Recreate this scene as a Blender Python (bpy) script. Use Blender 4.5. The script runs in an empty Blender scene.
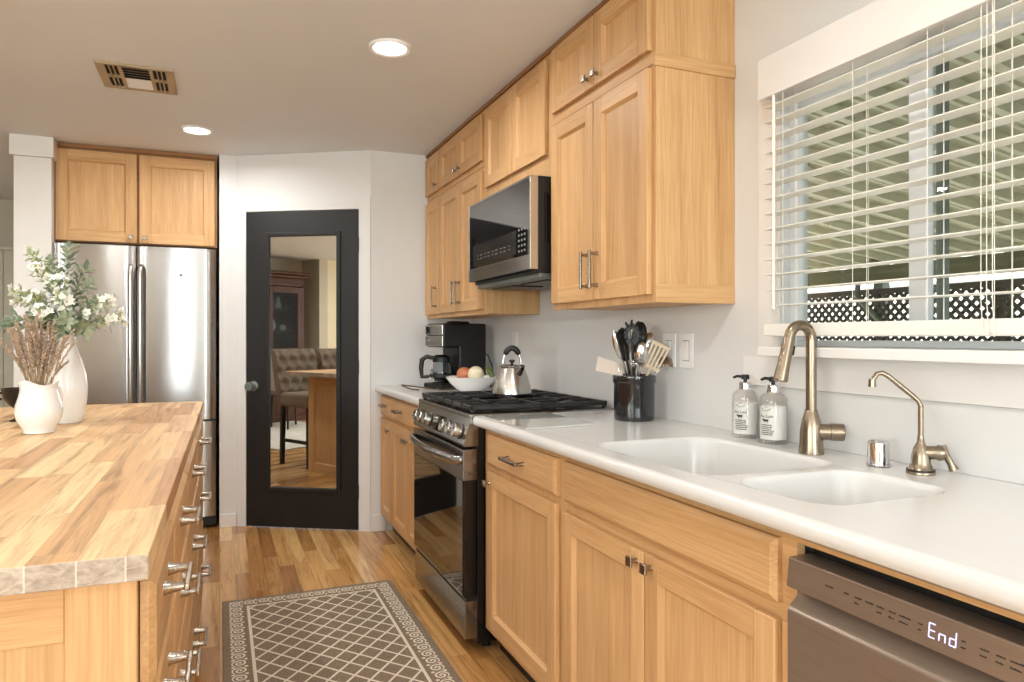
import bpy, bmesh, math, random
from mathutils import Vector, Matrix
R = math.radians
random.seed(7)
scene = bpy.context.scene
COL = scene.collection

# ------------------------------------------------------------------ camera
YAW = 22.312
cam_d = bpy.data.cameras.new('camera'); cam = bpy.data.objects.new('camera', cam_d); COL.objects.link(cam)
cam.location = (0, 0, 1.22); cam.rotation_euler = (R(90), 0, R(-YAW))
cam_d.sensor_width = 36; cam_d.lens = 713/1024*36; cam_d.shift_y = -4/1024
cam_d.clip_start = 0.02; cam_d.clip_end = 200
scene.camera = cam

# ------------------------------------------------------------------ world, sun, exposure
w = bpy.data.worlds.new('sky'); scene.world = w; w.use_nodes = True
nt = w.node_tree; nt.nodes.clear()
sky = nt.nodes.new('ShaderNodeTexSky'); sky.sky_type = 'HOSEK_WILKIE'; sky.turbidity = 3.0
sky.sun_direction = Vector((-.35, .75, .42)).normalized(); sky.ground_albedo = 0.4
bg = nt.nodes.new('ShaderNodeBackground'); bg.inputs[1].default_value = 2.2
ow = nt.nodes.new('ShaderNodeOutputWorld')
nt.links.new(sky.outputs[0], bg.inputs[0]); nt.links.new(bg.outputs[0], ow.inputs[0])
sd = bpy.data.lights.new('sun', 'SUN'); sd.energy = 8.0; sd.angle = R(1.0); sd.color = (1, .96, .88)
so = bpy.data.objects.new('sun', sd); COL.objects.link(so)
sd.energy = 15.0; so.rotation_euler = Vector((.35, -.75, -.42)).to_track_quat('-Z', 'Y').to_euler()
vs = scene.view_settings
vs.view_transform = 'Standard'; vs.look = 'None'; vs.gamma = 1.0; vs.use_curve_mapping = False
vs.exposure = 0.34
def area(name, loc, rot, sx, sy, power, color=(1, 1, 1), shape='RECTANGLE', spread=180):
    d = bpy.data.lights.new(name, 'AREA'); d.energy = power; d.shape = shape; d.size = sx; d.size_y = sy
    d.color = color; d.spread = R(spread)
    o = bpy.data.objects.new(name, d); COL.objects.link(o); o.location = loc; o.rotation_euler = rot
    return o
# lamps added as daylight at the glazed door and unseen back and left windows
area('daylight_lamp_back_door', (-.52, -3.27, 1.03), (R(90), 0, 0), .66, 2.0, 56, (.92, .97, 1))
area('daylight_lamp_back_window', (-3.6, -3.27, 1.5), (R(90), 0, 0), 1.7, 1.2, 66, (.92, .97, 1))
area('daylight_lamp_back_window_right', (.72, -3.27, 1.5), (R(90), 0, 0), .9, 1.2, 42, (.92, .97, 1))
area('daylight_lamp_left_window', (-4.69, -1.4, 1.5), (R(90), 0, R(-90)), 1.8, 1.2, 80, (.92, .97, 1))
LAMP_POWER = 7.0

# ------------------------------------------------------------------ materials
def srgb(r, g, b):
    f = lambda v: (v/255/12.92 if v/255 <= .04045 else ((v/255+.055)/1.055)**2.4)
    return (f(r), f(g), f(b), 1)
class NT:
    def __init__(s, name):
        s.m = bpy.data.materials.new(name); s.m.use_nodes = True; s.t = s.m.node_tree
        s.b = s.t.nodes['Principled BSDF']
    def n(s, typ, **kw):
        x = s.t.nodes.new(typ)
        for k, v in kw.items(): setattr(x, k, v)
        return x
    def put(s, sock, v):
        if isinstance(v, bpy.types.NodeSocket): s.t.links.new(v, sock)
        else: sock.default_value = v
    def math(s, op, a, b=None, c=None):
        x = s.n('ShaderNodeMath', operation=op); s.put(x.inputs[0], a)
        if b is not None: s.put(x.inputs[1], b)
        if c is not None: s.put(x.inputs[2], c)
        return x.outputs[0]
    def obj(s): return s.n('ShaderNodeTexCoord').outputs['Object']
    def sep(s, v):
        x = s.n('ShaderNodeSeparateXYZ'); s.put(x.inputs[0], v); return x.outputs
    def comb(s, a, b, c=0.0):
        x = s.n('ShaderNodeCombineXYZ')
        for i, v in enumerate((a, b, c)): s.put(x.inputs[i], v)
        return x.outputs[0]
    def vmul(s, v, k):
        x = s.n('ShaderNodeVectorMath', operation='MULTIPLY'); s.put(x.inputs[0], v); s.put(x.inputs[1], k); return x.outputs[0]
    def vadd(s, v, k):
        x = s.n('ShaderNodeVectorMath', operation='ADD'); s.put(x.inputs[0], v); s.put(x.inputs[1], k); return x.outputs[0]
    def noise(s, v, scale=1.0, detail=3.0, rough=.5, dist=0.0):
        x = s.n('ShaderNodeTexNoise'); s.put(x.inputs['Vector'], v); x.inputs['Scale'].default_value = scale
        x.inputs['Detail'].default_value = detail; x.inputs['Roughness'].default_value = rough; x.inputs['Distortion'].default_value = dist
        return x.outputs[0]
    def ramp(s, f, stops, interp='LINEAR'):
        x = s.n('ShaderNodeValToRGB'); s.put(x.inputs[0], f); x.color_ramp.interpolation = interp
        e = x.color_ramp.elements
        while len(e) < len(stops): e.new(.5)
        for i, (p, c) in enumerate(stops):
            e[i].position = p; e[i].color = c
        return x.outputs[0]
    def mix(s, f, a, b, blend='MIX'):
        x = s.n('ShaderNodeMix', data_type='RGBA', blend_type=blend); s.put(x.inputs[0], f); s.put(x.inputs[6], a); s.put(x.inputs[7], b)
        return x.outputs[2]
    def bump(s, h, strength=.2, dist=.002):
        x = s.n('ShaderNodeBump'); s.put(x.inputs['Height'], h); x.inputs['Strength'].default_value = strength; x.inputs['Distance'].default_value = dist
        s.t.links.new(x.outputs[0], s.b.inputs['Normal'])
    def wn(s, v, dim='2D'):
        x = s.n('ShaderNodeTexWhiteNoise', noise_dimensions=dim)
        if dim == '1D': s.put(x.inputs['W'], v)
        else: s.put(x.inputs['Vector'], v)
        return x.outputs['Value']
    def set(s, **kw):
        for k, v in kw.items(): s.put(s.b.inputs[k.replace('_', ' ')], v)
        return s.m
def plain(name, rgb, rough=.5, metal=0.0, var=.04, nscale=9.0, coat=0.0, bump=0.0, bscale=300, spec=.5, **kw):
    s = NT(name); c = srgb(*rgb)
    n = s.noise(s.obj(), nscale, 3)
    lo = tuple(max(0, v*(1-var)) for v in c[:3])+(1,); hi = tuple(min(1, v*(1+var)) for v in c[:3])+(1,)
    s.set(Base_Color=s.ramp(n, [(.3, lo), (.7, hi)]), Roughness=rough, Metallic=metal)
    s.b.inputs['Coat Weight'].default_value = coat; s.b.inputs['Specular IOR Level'].default_value = spec
    if bump: s.bump(s.noise(s.obj(), bscale, 2), bump, .001)
    for k, v in kw.items(): s.b.inputs[k.replace('_', ' ')].default_value = v
    return s.m
def wood(name, axis, dark, light, rough=.46, across=9.0, along=.55, tone=.10):
    s = NT(name)
    rnd = s.n('ShaderNodeObjectInfo').outputs['Random']
    off = s.comb(s.math('MULTIPLY', rnd, 37.0), s.math('MULTIPLY', rnd, 91.0), s.math('MULTIPLY', rnd, 53.0))
    p = s.vadd(s.obj(), off)
    sc = [across]*3; sc[axis] = along
    big = s.noise(s.vmul(p, tuple(sc)), 1.0, 4, .55, .6)
    sc = [210.0]*3; sc[axis] = 6.0
    fine = s.noise(s.vmul(p, tuple(sc)), 1.0, 3, .6)
    sc = [46.0]*3; sc[axis] = 1.4
    mid = s.noise(s.vmul(p, tuple(sc)), 1.0, 3, .6, .8)
    f = s.math('ADD', s.math('MULTIPLY', big, .36), s.math('ADD', s.math('MULTIPLY', mid, .24), s.math('MULTIPLY', fine, .40)))
    c = s.ramp(f, [(.30, srgb(*dark)), (.62, srgb(*light))])
    t = s.math('ADD', s.math('MULTIPLY', rnd, tone), 1-tone*.6)
    c = s.mix(1.0, c, s.comb(t, t, t), 'MULTIPLY')
    s.set(Base_Color=c, Roughness=rough); s.b.inputs['Specular IOR Level'].default_value = .32
    s.bump(fine, .06, .001)
    return s.m
def planks(name, axis, width, length, stops, grain_dark=.75, rough=.25, gap=.0012, gapdark=.45, coat=.2, knot=True):
    """boards running along `axis` (0 = x, 1 = y), each with its own tone"""
    s = NT(name); o = s.sep(s.obj())
    a, l = (o[0], o[1]) if axis == 1 else (o[1], o[0])
    x = s.math('DIVIDE', a, width); row = s.math('FLOOR', x); fx = s.math('FRACT', x)
    off = s.wn(row, '1D')
    y = s.math('ADD', s.math('DIVIDE', l, length), s.math('MULTIPLY', off, 7.3)); colu = s.math('FLOOR', y); fy = s.math('FRACT', y)
    rnd = s.wn(s.comb(row, colu)); base = s.ramp(rnd, stops)
    rnd2 = s.wn(s.comb(s.math('ADD', row, 31.7), colu))
    gv = s.comb(s.math('ADD', s.math('MULTIPLY', a, 26.0), s.math('MULTIPLY', rnd2, 60.0)), s.math('MULTIPLY', l, 1.6), s.math('MULTIPLY', rnd2, 40.0))
    g = s.noise(gv, 1.0, 5, .65, 1.1)
    gr = s.ramp(g, [(.30, (grain_dark*.8, grain_dark*.74, grain_dark*.66, 1)), (.5, (.95, .94, .92, 1)), (.7, (1.08, 1.07, 1.04, 1))])
    c = s.mix(1.0, base, gr, 'MULTIPLY')
    fv = s.comb(s.math('MULTIPLY', a, 240.0), s.math('MULTIPLY', l, 7.0), s.math('MULTIPLY', rnd2, 40.0))
    fi = s.noise(fv, 1.0, 2, .6)
    c = s.mix(1.0, c, s.ramp(fi, [(.3, (.86, .84, .80, 1)), (.65, (1.04, 1.04, 1.04, 1))]), 'MULTIPLY')
    ex = s.math('MULTIPLY', s.math('MINIMUM', fx, s.math('SUBTRACT', 1.0, fx)), width)
    ey = s.math('MULTIPLY', s.math('MINIMUM', fy, s.math('SUBTRACT', 1.0, fy)), length)
    e = s.math('LESS_THAN', s.math('MINIMUM', ex, ey), gap)
    c = s.mix(s.math('MULTIPLY', e, gapdark), c, (.08, .045, .02, 1))
    s.set(Base_Color=c, Roughness=s.math('ADD', s.math('MULTIPLY', fi, .14), rough-.07))
    s.b.inputs['Coat Weight'].default_value = coat; s.b.inputs['Coat Roughness'].default_value = .12
    s.bump(s.math('SUBTRACT', s.math('MULTIPLY', fi, .3), e), .12, .001)
    return s.m
def brushed(name, rgb, rough=.28, axis=2, aniso=0.0, var=.06, spread=.10):
    s = NT(name); sc = [420.0]*3; sc[axis] = 3.0
    n = s.noise(s.vmul(s.obj(), tuple(sc)), 1.0, 2, .6)
    c = srgb(*rgb); lo = tuple(v*(1-var) for v in c[:3])+(1,); hi = tuple(min(1, v*(1+var)) for v in c[:3])+(1,)
    s.set(Base_Color=s.ramp(n, [(.3, lo), (.7, hi)]), Metallic=1.0, Roughness=s.math('ADD', s.math('MULTIPLY', n, spread), rough-spread/2))
    return s.m
def glass(name, rgb=(255, 255, 255), rough=0.0, ior=1.45):
    s = NT(name); s.set(Base_Color=srgb(*rgb), Roughness=rough, IOR=ior); s.b.inputs['Transmission Weight'].default_value = 1.0
    return s.m
def pane_glass(name, tint=(.96, .98, .97), f0=.045):
    """thin window glass: mostly clear with a mirror-like part"""
    s = NT(name); t = s.t; t.nodes.remove(s.b)
    tr = s.n('ShaderNodeBsdfTransparent'); tr.inputs[0].default_value = tint+(1,)
    gl = s.n('ShaderNodeBsdfGlossy'); gl.inputs['Roughness'].default_value = 0.0
    lw = s.n('ShaderNodeLayerWeight'); lw.inputs[0].default_value = .5
    fac = s.math('ADD', s.math('MULTIPLY', s.math('POWER', lw.outputs['Facing'], 5.0), .7), f0)
    mx = s.n('ShaderNodeMixShader'); t.links.new(fac, mx.inputs[0]); t.links.new(tr.outputs[0], mx.inputs[1]); t.links.new(gl.outputs[0], mx.inputs[2])
    t.links.new(mx.outputs[0], t.nodes['Material Output'].inputs[0])
    return s.m
def glow(name, rgb, strength):
    s = NT(name); n = s.noise(s.obj(), 5.0, 2)
    c = srgb(*rgb); s.set(Base_Color=c, Emission_Color=s.ramp(n, [(.2, tuple(v*.97 for v in c[:3])+(1,)), (.8, c)])); s.b.inputs['Emission Strength'].default_value = strength
    return s.m

M = {}
HD, HL = (178, 132, 84), (219, 177, 127)
M['wood_z'] = wood('honey_oak_upright', 2, HD, HL)
M['wood_y'] = wood('honey_oak_along_run', 1, HD, HL)
M['wood_x'] = wood('honey_oak_across', 0, HD, HL)
M['wood_trim_y'] = wood('dark_oak_trim_run', 1, (118, 78, 44), (158, 112, 70))
M['wood_trim'] = wood('dark_oak_trim', 0, (118, 78, 44), (164, 116, 72))
M['wall'] = plain('white_wall_paint', (224, 223, 222), .55, var=.012, nscale=2.5, bump=.05, bscale=220)
M['trim'] = plain('white_trim_paint', (233, 230, 227), .35, var=.01)
M['ceiling'] = plain('ceiling_paint', (226, 229, 233), .7, var=.02, nscale=1.2, bump=.10, bscale=160)
M['beige_wall'] = plain('sage_beige_wall_paint', (194, 188, 170), .6, var=.02)
M['cream_wall'] = plain('cream_wall_paint', (226, 216, 186), .6, var=.02)
M['floor'] = planks('oak_strip_floor', 1, .074, .80, [(0, srgb(168, 118, 68)), (.25, srgb(196, 146, 88)), (.55, srgb(214, 166, 104)), (.85, srgb(226, 182, 120)), (1, srgb(234, 194, 138))], grain_dark=.66, rough=.22)
M['butcher'] = planks('butcher_block_staves', 1, .060, .55, [(0, srgb(188, 142, 98)), (.2, srgb(204, 160, 114)), (.5, srgb(218, 178, 130)), (.8, srgb(230, 194, 146)), (1, srgb(238, 206, 160))], grain_dark=.66, rough=.44, gap=.0004, gapdark=.25, coat=.0)
M['counter'] = plain('white_solid_surface', (214, 213, 211), .22, var=.008, nscale=4, coat=.25)
M['stainless'] = brushed('brushed_stainless', (196, 194, 190), .24, 2)
M['stainless_y'] = brushed('brushed_stainless_level', (156, 153, 150), .19, 1)
M['fridge_steel'] = brushed('refrigerator_steel', (176, 174, 172), .21, 0, spread=.03)
fb = M['fridge_steel'].node_tree; tg_ = fb.nodes.new('ShaderNodeTangent'); tg_.direction_type = 'RADIAL'; tg_.axis = 'Z'
fb.links.new(tg_.outputs[0], fb.nodes['Principled BSDF'].inputs['Tangent']); fb.nodes['Principled BSDF'].inputs['Anisotropic'].default_value = .92; fb.nodes['Principled BSDF'].inputs['Anisotropic Rotation'].default_value = .25
M['bronze_steel'] = brushed('slate_bronze_steel', (150, 136, 124), .30, 1)
M['bronze_steel'].node_tree.nodes['Principled BSDF'].inputs['Metallic'].default_value = .6
M['nickel'] = brushed('brushed_nickel', (164, 153, 140), .26, 2)
M['faucet'] = brushed('champagne_nickel', (152, 138, 120), .26, 2)
M['chrome'] = plain('polished_chrome', (220, 220, 222), .06, 1.0, var=.01)
M['black_gloss'] = plain('black_glass', (10, 10, 11), .04, var=.1, coat=.5)
M['black_plastic'] = plain('black_plastic', (15, 15, 16), .42, var=.1)
M['black_enamel'] = plain('black_enamel', (16, 16, 17), .18, var=.1)
M['cast_iron'] = plain('cast_iron', (34, 34, 35), .36, var=.2, nscale=60, bump=.15, bscale=500)
M['black_paint'] = plain('black_door_paint', (16, 15, 15), .5, var=.08, bump=.05, bscale=200)
M['mirror'] = plain('mirror_glass', (232, 232, 228), .0, 1.0, var=.002)
M['ceramic'] = plain('white_glazed_ceramic', (244, 244, 243), .12, var=.01, coat=.5)
M['crock'] = plain('dark_glazed_crock', (24, 24, 27), .10, var=.2, coat=.6)
M['blind'] = plain('white_faux_wood_slat', (236, 234, 226), .4, var=.02, Transmission_Weight=0.0)
M['vane'] = plain('beige_vinyl_vane', (206, 202, 184), .5, var=.02)
M['cord'] = plain('white_cord', (232, 228, 216), .7, var=.03)
M['plastic_white'] = plain('white_plastic', (238, 237, 236), .3, var=.01)
M['vinyl'] = plain('white_vinyl_frame', (232, 233, 236), .3, var=.015)
M['pane'] = pane_glass('window_glass')
M['dark_pane'] = pane_glass('hutch_glass', (.7, .72, .72), .015)
M['alum'] = plain('weathered_aluminium', (120, 128, 124), .4, .6, var=.08)
M['gold_vent'] = plain('beige_vent_enamel', (176, 156, 126), .45, var=.06)
M['vent_dark'] = plain('dark_duct', (30, 26, 24), .8)
M['lamp_glow'] = glow('lamp_diffuser_glow', (255, 246, 232), 9.0)
M['led'] = glow('blue_white_led', (196, 200, 255), .9)
M['print_dark'] = plain('dark_print', (40, 36, 34), .6, var=.05)
M['print_grey'] = plain('pale_print', (150, 150, 150), .5, var=.05)
M['clear'] = pane_glass('clear_bottle_plastic', (.995, .995, .99))
M['lotion'] = plain('white_lotion', (236, 236, 232), .35, var=.01)
M['leaf'] = plain('sage_leaf', (162, 174, 146), .55, var=.28, nscale=22)
M['leaf_dark'] = plain('dusty_green_leaf', (128, 146, 124), .55, var=.3, nscale=22)
M['stem'] = plain('green_stem', (120, 130, 82), .6, var=.1)
M['petal'] = plain('white_petal', (246, 245, 236), .5, var=.02)
M['bud'] = plain('yellow_green_calyx', (170, 178, 96), .55, var=.1)
M['dried'] = plain('dried_lavender', (188, 166, 146), .8, var=.35, nscale=60)
M['dried_stem'] = plain('dried_straw', (178, 150, 112), .8, var=.15, nscale=40)
M['patio_pan'] = plain('olive_tan_patio_pan', (192, 190, 160), .45, var=.05)
M['patio_rib'] = plain('pale_patio_rib', (222, 220, 198), .45, var=.04)
M['olive_beam'] = plain('olive_beam_paint', (104, 104, 78), .5, var=.06)
M['white_beam'] = plain('white_metal_rail', (240, 242, 244), .3, var=.02)
M['lattice'] = plain('grey_brown_lattice', (74, 70, 64), .7, var=.12, nscale=30)
M['concrete'] = plain('pale_concrete', (218, 215, 208), .85, var=.08, nscale=3)
M['stucco'] = plain('white_stucco', (242, 241, 238), .8, var=.03)
M['hedge'] = plain('yellow_green_hedge', (150, 176, 40), .6, var=.35, nscale=14)
M['walnut'] = wood('dark_cherry', 2, (52, 26, 16), (96, 54, 34), .3)
M['tweed'] = plain('grey_brown_tweed', (126, 113, 100), .9, var=.16, nscale=160, bump=.3, bscale=700)
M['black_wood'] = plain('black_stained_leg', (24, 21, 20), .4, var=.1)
M['cream_rug'] = plain('pale_wool', (206, 202, 192), .95, var=.10, nscale=6, bump=.3, bscale=500)
M['onion_red'] = plain('copper_onion_skin', (196, 118, 78), .35, var=.2, nscale=18)
M['onion_white'] = plain('white_onion_skin', (232, 222, 190), .35, var=.06, nscale=14)
M['pepper'] = plain('green_pepper', (84, 100, 40), .3, var=.2)
M['silicone'] = plain('tan_silicone', (214, 196, 168), .5, var=.04)
M['pale_silicone'] = plain('pale_grey_silicone', (212, 200, 188), .5, var=.03)
M['carafe'] = glass('carafe_glass', (225, 232, 236), .0, 1.3)
M['coffee'] = plain('black_coffee', (20, 14, 12), .1)
M['brown_cord'] = plain('brown_lacquered_metal', (110, 90, 72), .3, .6, var=.1)
M['board_glass'] = plain('frosted_glass_board', (206, 206, 200), .08, var=.02, coat=.8)
M['china'] = plain('white_china', (226, 224, 216), .2)
def end_grain():
    s = NT('butcher_end_grain'); o = s.sep(s.obj()); x = s.math('DIVIDE', o[0], .060); row = s.math('FLOOR', x); fx = s.math('FRACT', x)
    rn = s.wn(row, '1D'); c = s.ramp(rn, [(0, srgb(164, 145, 128)), (.5, srgb(184, 168, 152)), (1, srgb(202, 188, 172))])
    v = s.comb(s.math('ADD', s.math('MULTIPLY', o[0], 30.0), s.math('MULTIPLY', rn, 50.0)), s.math('MULTIPLY', o[2], 60.0), s.math('MULTIPLY', rn, 20.0))
    g = s.noise(v, 1.0, 5, .7, 1.6); c = s.mix(1.0, c, s.ramp(g, [(.30, (.55, .48, .43, 1)), (.62, (1, 1, 1, 1))]), 'MULTIPLY')
    e = s.math('LESS_THAN', s.math('MINIMUM', fx, s.math('SUBTRACT', 1.0, fx)), .02); c = s.mix(s.math('MULTIPLY', e, .5), c, srgb(236, 224, 208))
    s.set(Base_Color=c, Roughness=.55); return s.m
M['end_grain'] = end_grain()
# rug with a diamond lattice and a scroll border
RX0, RX1, RY0, RY1 = .012, .792, 1.95, 3.518
def rug_material():
    s = NT('diamond_lattice_rug'); o = s.sep(s.obj()); hw, hl = (RX1-RX0)/2, (RY1-RY0)/2
    dx = s.math('SUBTRACT', hw, s.math('ABSOLUTE', o[0])); dy = s.math('SUBTRACT', hl, s.math('ABSOLUTE', o[1]))
    d = s.math('MINIMUM', dx, dy); side = s.math('LESS_THAN', dx, dy)
    tt = s.math('ADD', s.math('MULTIPLY', side, o[1]), s.math('MULTIPLY', s.math('SUBTRACT', 1.0, side), o[0]))
    a = s.math('DIVIDE', o[0], .0917); b = s.math('DIVIDE', o[1], .108)
    def line(v):
        f = s.math('FRACT', v); return s.math('LESS_THAN', s.math('MINIMUM', f, s.math('SUBTRACT', 1.0, f)), .062)
    u1, u2 = s.math('ADD', a, b), s.math('SUBTRACT', a, b)
    lat = s.math('MAXIMUM', line(u1), line(u2))
    field = s.math('GREATER_THAN', d, .113)
    inner = s.math('MULTIPLY', s.math('GREATER_THAN', d, .101), s.math('LESS_THAN', d, .113))
    p = .062; ft = s.math('MULTIPLY', s.math('SUBTRACT', s.math('FRACT', s.math('DIVIDE', tt, p)), .5), p); fd = s.math('SUBTRACT', d, .057)
    r = s.math('SQRT', s.math('ADD', s.math('MULTIPLY', ft, ft), s.math('MULTIPLY', fd, fd)))
    ang = s.math('ARCTAN2', fd, ft)
    spiral = s.math('ABSOLUTE', s.math('SUBTRACT', s.math('FRACT', s.math('ADD', s.math('DIVIDE', r, .0155), s.math('DIVIDE', ang, 6.2832))), .5))
    scroll = s.math('MULTIPLY', s.math('LESS_THAN', spiral, .25), s.math('LESS_THAN', r, .029))
    ft2 = s.math('MULTIPLY', s.math('SUBTRACT', s.math('FRACT', s.math('ADD', s.math('DIVIDE', tt, p), .5)), .5), p)
    def dot(c):
        q = s.math('SUBTRACT', d, c); return s.math('LESS_THAN', s.math('ADD', s.math('MULTIPLY', ft2, ft2), s.math('MULTIPLY', q, q)), .007**2)
    band = s.math('MULTIPLY', s.math('GREATER_THAN', d, .026), s.math('LESS_THAN', d, .092))
    scroll = s.math('MULTIPLY', s.math('MAXIMUM', s.math('MAXIMUM', scroll, dot(.034)), dot(.080)), band)
    cream = s.math('MAXIMUM', s.math('MAXIMUM', s.math('MULTIPLY', lat, field), inner), scroll)
    fleck = s.noise(s.obj(), 420.0, 2, .7)
    dark = s.ramp(fleck, [(.35, srgb(98, 85, 71)), (.65, srgb(162, 144, 124))])
    light = s.ramp(fleck, [(.35, srgb(208, 195, 176)), (.65, srgb(236, 226, 208))])
    s.set(Base_Color=s.mix(cream, dark, light), Roughness=.95); s.b.inputs['Specular IOR Level'].default_value = .1
    s.bump(fleck, .5, .002)
    return s.m
M['rug'] = rug_material()

# ------------------------------------------------------------------ mesh helpers
class MB:
    def __init__(s): s.bm = bmesh.new(); s.mats = []
    def mi(s, m):
        if m not in s.mats: s.mats.append(m)
        return s.mats.index(m)
    def hexa(s, pts, m, bev=0.0, seg=2):
        i = s.mi(m); v = [s.bm.verts.new(p) for p in pts]
        fs = [s.bm.faces.new([v[k] for k in q]) for q in ((3, 2, 1, 0), (4, 5, 6, 7), (0, 1, 5, 4), (1, 2, 6, 5), (2, 3, 7, 6), (3, 0, 4, 7))]
        for f in fs: f.material_index = i
        if bev > 0:
            es = list({e for f in fs for e in f.edges})
            bmesh.ops.bevel(s.bm, geom=es, offset=bev, segments=seg, profile=.5, affect='EDGES', clamp_overlap=True, material=i)
    def box(s, x0, x1, y0, y1, z0, z1, m, bev=0.0, seg=2):
        s.hexa([(x0, y0, z0), (x1, y0, z0), (x1, y1, z0), (x0, y1, z0), (x0, y0, z1), (x1, y0, z1), (x1, y1, z1), (x0, y1, z1)], m, bev, seg)
    def fbox(s, F, a0, a1, b0, b1, c0, c1, m, bev=0.0):
        """box in a face frame F = (origin, along, up, out)"""
        o, ea, eb, ec = F
        P = lambda a, b, c: tuple(o[k]+ea[k]*a+eb[k]*b+ec[k]*c for k in range(3))
        s.hexa([P(a0, b0, c0), P(a1, b0, c0), P(a1, b1, c0), P(a0, b1, c0), P(a0, b0, c1), P(a1, b0, c1), P(a1, b1, c1), P(a0, b1, c1)], m, bev)
    def poly(s, pts, m):
        f = s.bm.faces.new([s.bm.verts.new(p) for p in pts]); f.material_index = s.mi(m); return f
    def prism(s, pts, ext, m):
        i = s.mi(m); a = [s.bm.verts.new(p) for p in pts]; b = [s.bm.verts.new(tuple(p[k]+ext[k] for k in range(3))) for p in pts]
        n = len(pts); fs = [s.bm.faces.new(a[::-1]), s.bm.faces.new(b)]
        fs += [s.bm.faces.new((a[k], a[(k+1) % n], b[(k+1) % n], b[k])) for k in range(n)]
        for f in fs: f.material_index = i
    def tube(s, pts, r, m, seg=10, caps=True, flat=1.0, up=None):
        i = s.mi(m); pts = [Vector(p) for p in pts]; n = len(pts)
        rr = r if isinstance(r, (list, tuple)) else [r]*n
        rings = []; prev = None
        for k in range(n):
            t = (pts[min(k+1, n-1)]-pts[max(k-1, 0)]).normalized()
            if prev is None:
                ref = Vector(up) if up else (Vector((0, 0, 1)) if abs(t.z) < .9 else Vector((1, 0, 0)))
                nx = t.cross(ref).normalized()
            else: nx = (prev-t*prev.dot(t)).normalized()
            prev = nx; ny = t.cross(nx)
            rings.append([s.bm.verts.new(pts[k]+nx*rr[k]*math.cos(2*math.pi*j/seg)+ny*rr[k]*flat*math.sin(2*math.pi*j/seg)) for j in range(seg)])
        for k in range(n-1):
            for j in range(seg):
                f = s.bm.faces.new((rings[k][j], rings[k][(j+1) % seg], rings[k+1][(j+1) % seg], rings[k+1][j])); f.material_index = i
        if caps:
            for q in (rings[0][::-1], rings[-1]):
                f = s.bm.faces.new(q); f.material_index = i
    def cyl(s, p0, p1, r, m, seg=20, r1=None): s.tube([p0, p1], [r, r if r1 is None else r1], m, seg)
    def lathe(s, prof, m, c=(0, 0, 0), seg=32, axis=(0, 0, 1), squash=(1, 1)):
        """profile of (radius, height) about an axis through c"""
        i = s.mi(m); q = Vector((0, 0, 1)).rotation_difference(Vector(axis)); c = Vector(c); rings = []
        for r, z in prof:
            if r < 1e-6: rings.append([s.bm.verts.new(c+q @ Vector((0, 0, z)))])
            else: rings.append([s.bm.verts.new(c+q @ Vector((r*squash[0]*math.cos(2*math.pi*j/seg), r*squash[1]*math.sin(2*math.pi*j/seg), z))) for j in range(seg)])
        for a, b in zip(rings, rings[1:]):
            for j in range(seg):
                k = (j+1) % seg
                vs_ = [a[0] if len(a) == 1 else a[j], None if len(a) == 1 else a[k], b[0] if len(b) == 1 else b[k], None if len(b) == 1 else b[j]]
                vs_ = [v for v in vs_ if v is not None]
                if len(vs_) >= 3:
                    f = s.bm.faces.new(vs_); f.material_index = i
        return rings
    def ball(s, c, r, m, sx=1, sy=1, sz=1, seg=20, ring=12):
        prof = [(r*math.sin(math.pi*k/ring)*1.0, -r*sz*math.cos(math.pi*k/ring)) for k in range(ring+1)]
        prof[0] = (0, -r*sz); prof[-1] = (0, r*sz)
        s.lathe(prof, m, c, seg, squash=(sx, sy))
    def build(s, name, parent=None, local=False, smooth=48, label=None, weld=False):
        if weld: bmesh.ops.remove_doubles(s.bm, verts=s.bm.verts, dist=1e-6)
        bmesh.ops.recalc_face_normals(s.bm, faces=s.bm.faces)
        if parent is not None and not local:
            l = parent.location if parent.parent is None else parent.parent.location+parent.location
            bmesh.ops.translate(s.bm, verts=s.bm.verts, vec=-Vector(l))
        me = bpy.data.meshes.new(name); s.bm.to_mesh(me); s.bm.free()
        for m in s.mats: me.materials.append(M[m])
        if smooth:
            for p in me.polygons: p.use_smooth = True
            me.set_sharp_from_angle(angle=R(smooth))
        o = bpy.data.objects.new(name, me); COL.objects.link(o)
        if smooth:
            wm = o.modifiers.new('flat faces stay flat', 'WEIGHTED_NORMAL'); wm.keep_sharp = True; wm.weight = 80
        if parent is not None: o.parent = parent
        if label: o['label'] = label
        return o
def tag(o, label=None, cat=None, group=None, kind=None):
    for k, v in (('label', label), ('category', cat), ('group', group), ('kind', kind)):
        if v: o[k] = v
    return o
def thing(name, label, cat, loc=(0, 0, 0), rz=0.0, group=None, kind=None):
    o = bpy.data.objects.new(name, None); COL.objects.link(o); o.location = loc; o.rotation_euler = (0, 0, rz); o.empty_display_size = .05
    return tag(o, label, cat, group, kind)
def single(mb, name, loc, label, cat, group=None, kind=None, smooth=48):
    """a thing that is one mesh, with its origin at loc"""
    bmesh.ops.translate(mb.bm, verts=mb.bm.verts, vec=-Vector(loc))
    o = mb.build(name, smooth=smooth); o.location = loc
    return tag(o, label, cat, group, kind)
def copy_tree(o, parent=None):
    c = o.copy(); COL.objects.link(c)
    if parent is not None: c.parent = parent
    for ch in list(o.children): copy_tree(ch, c)
    return c
def struct(mb, name, parent=None, smooth=48):
    o = mb.build(name, parent, smooth=smooth)
    if parent is None: o['kind'] = 'structure'
    return o
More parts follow.
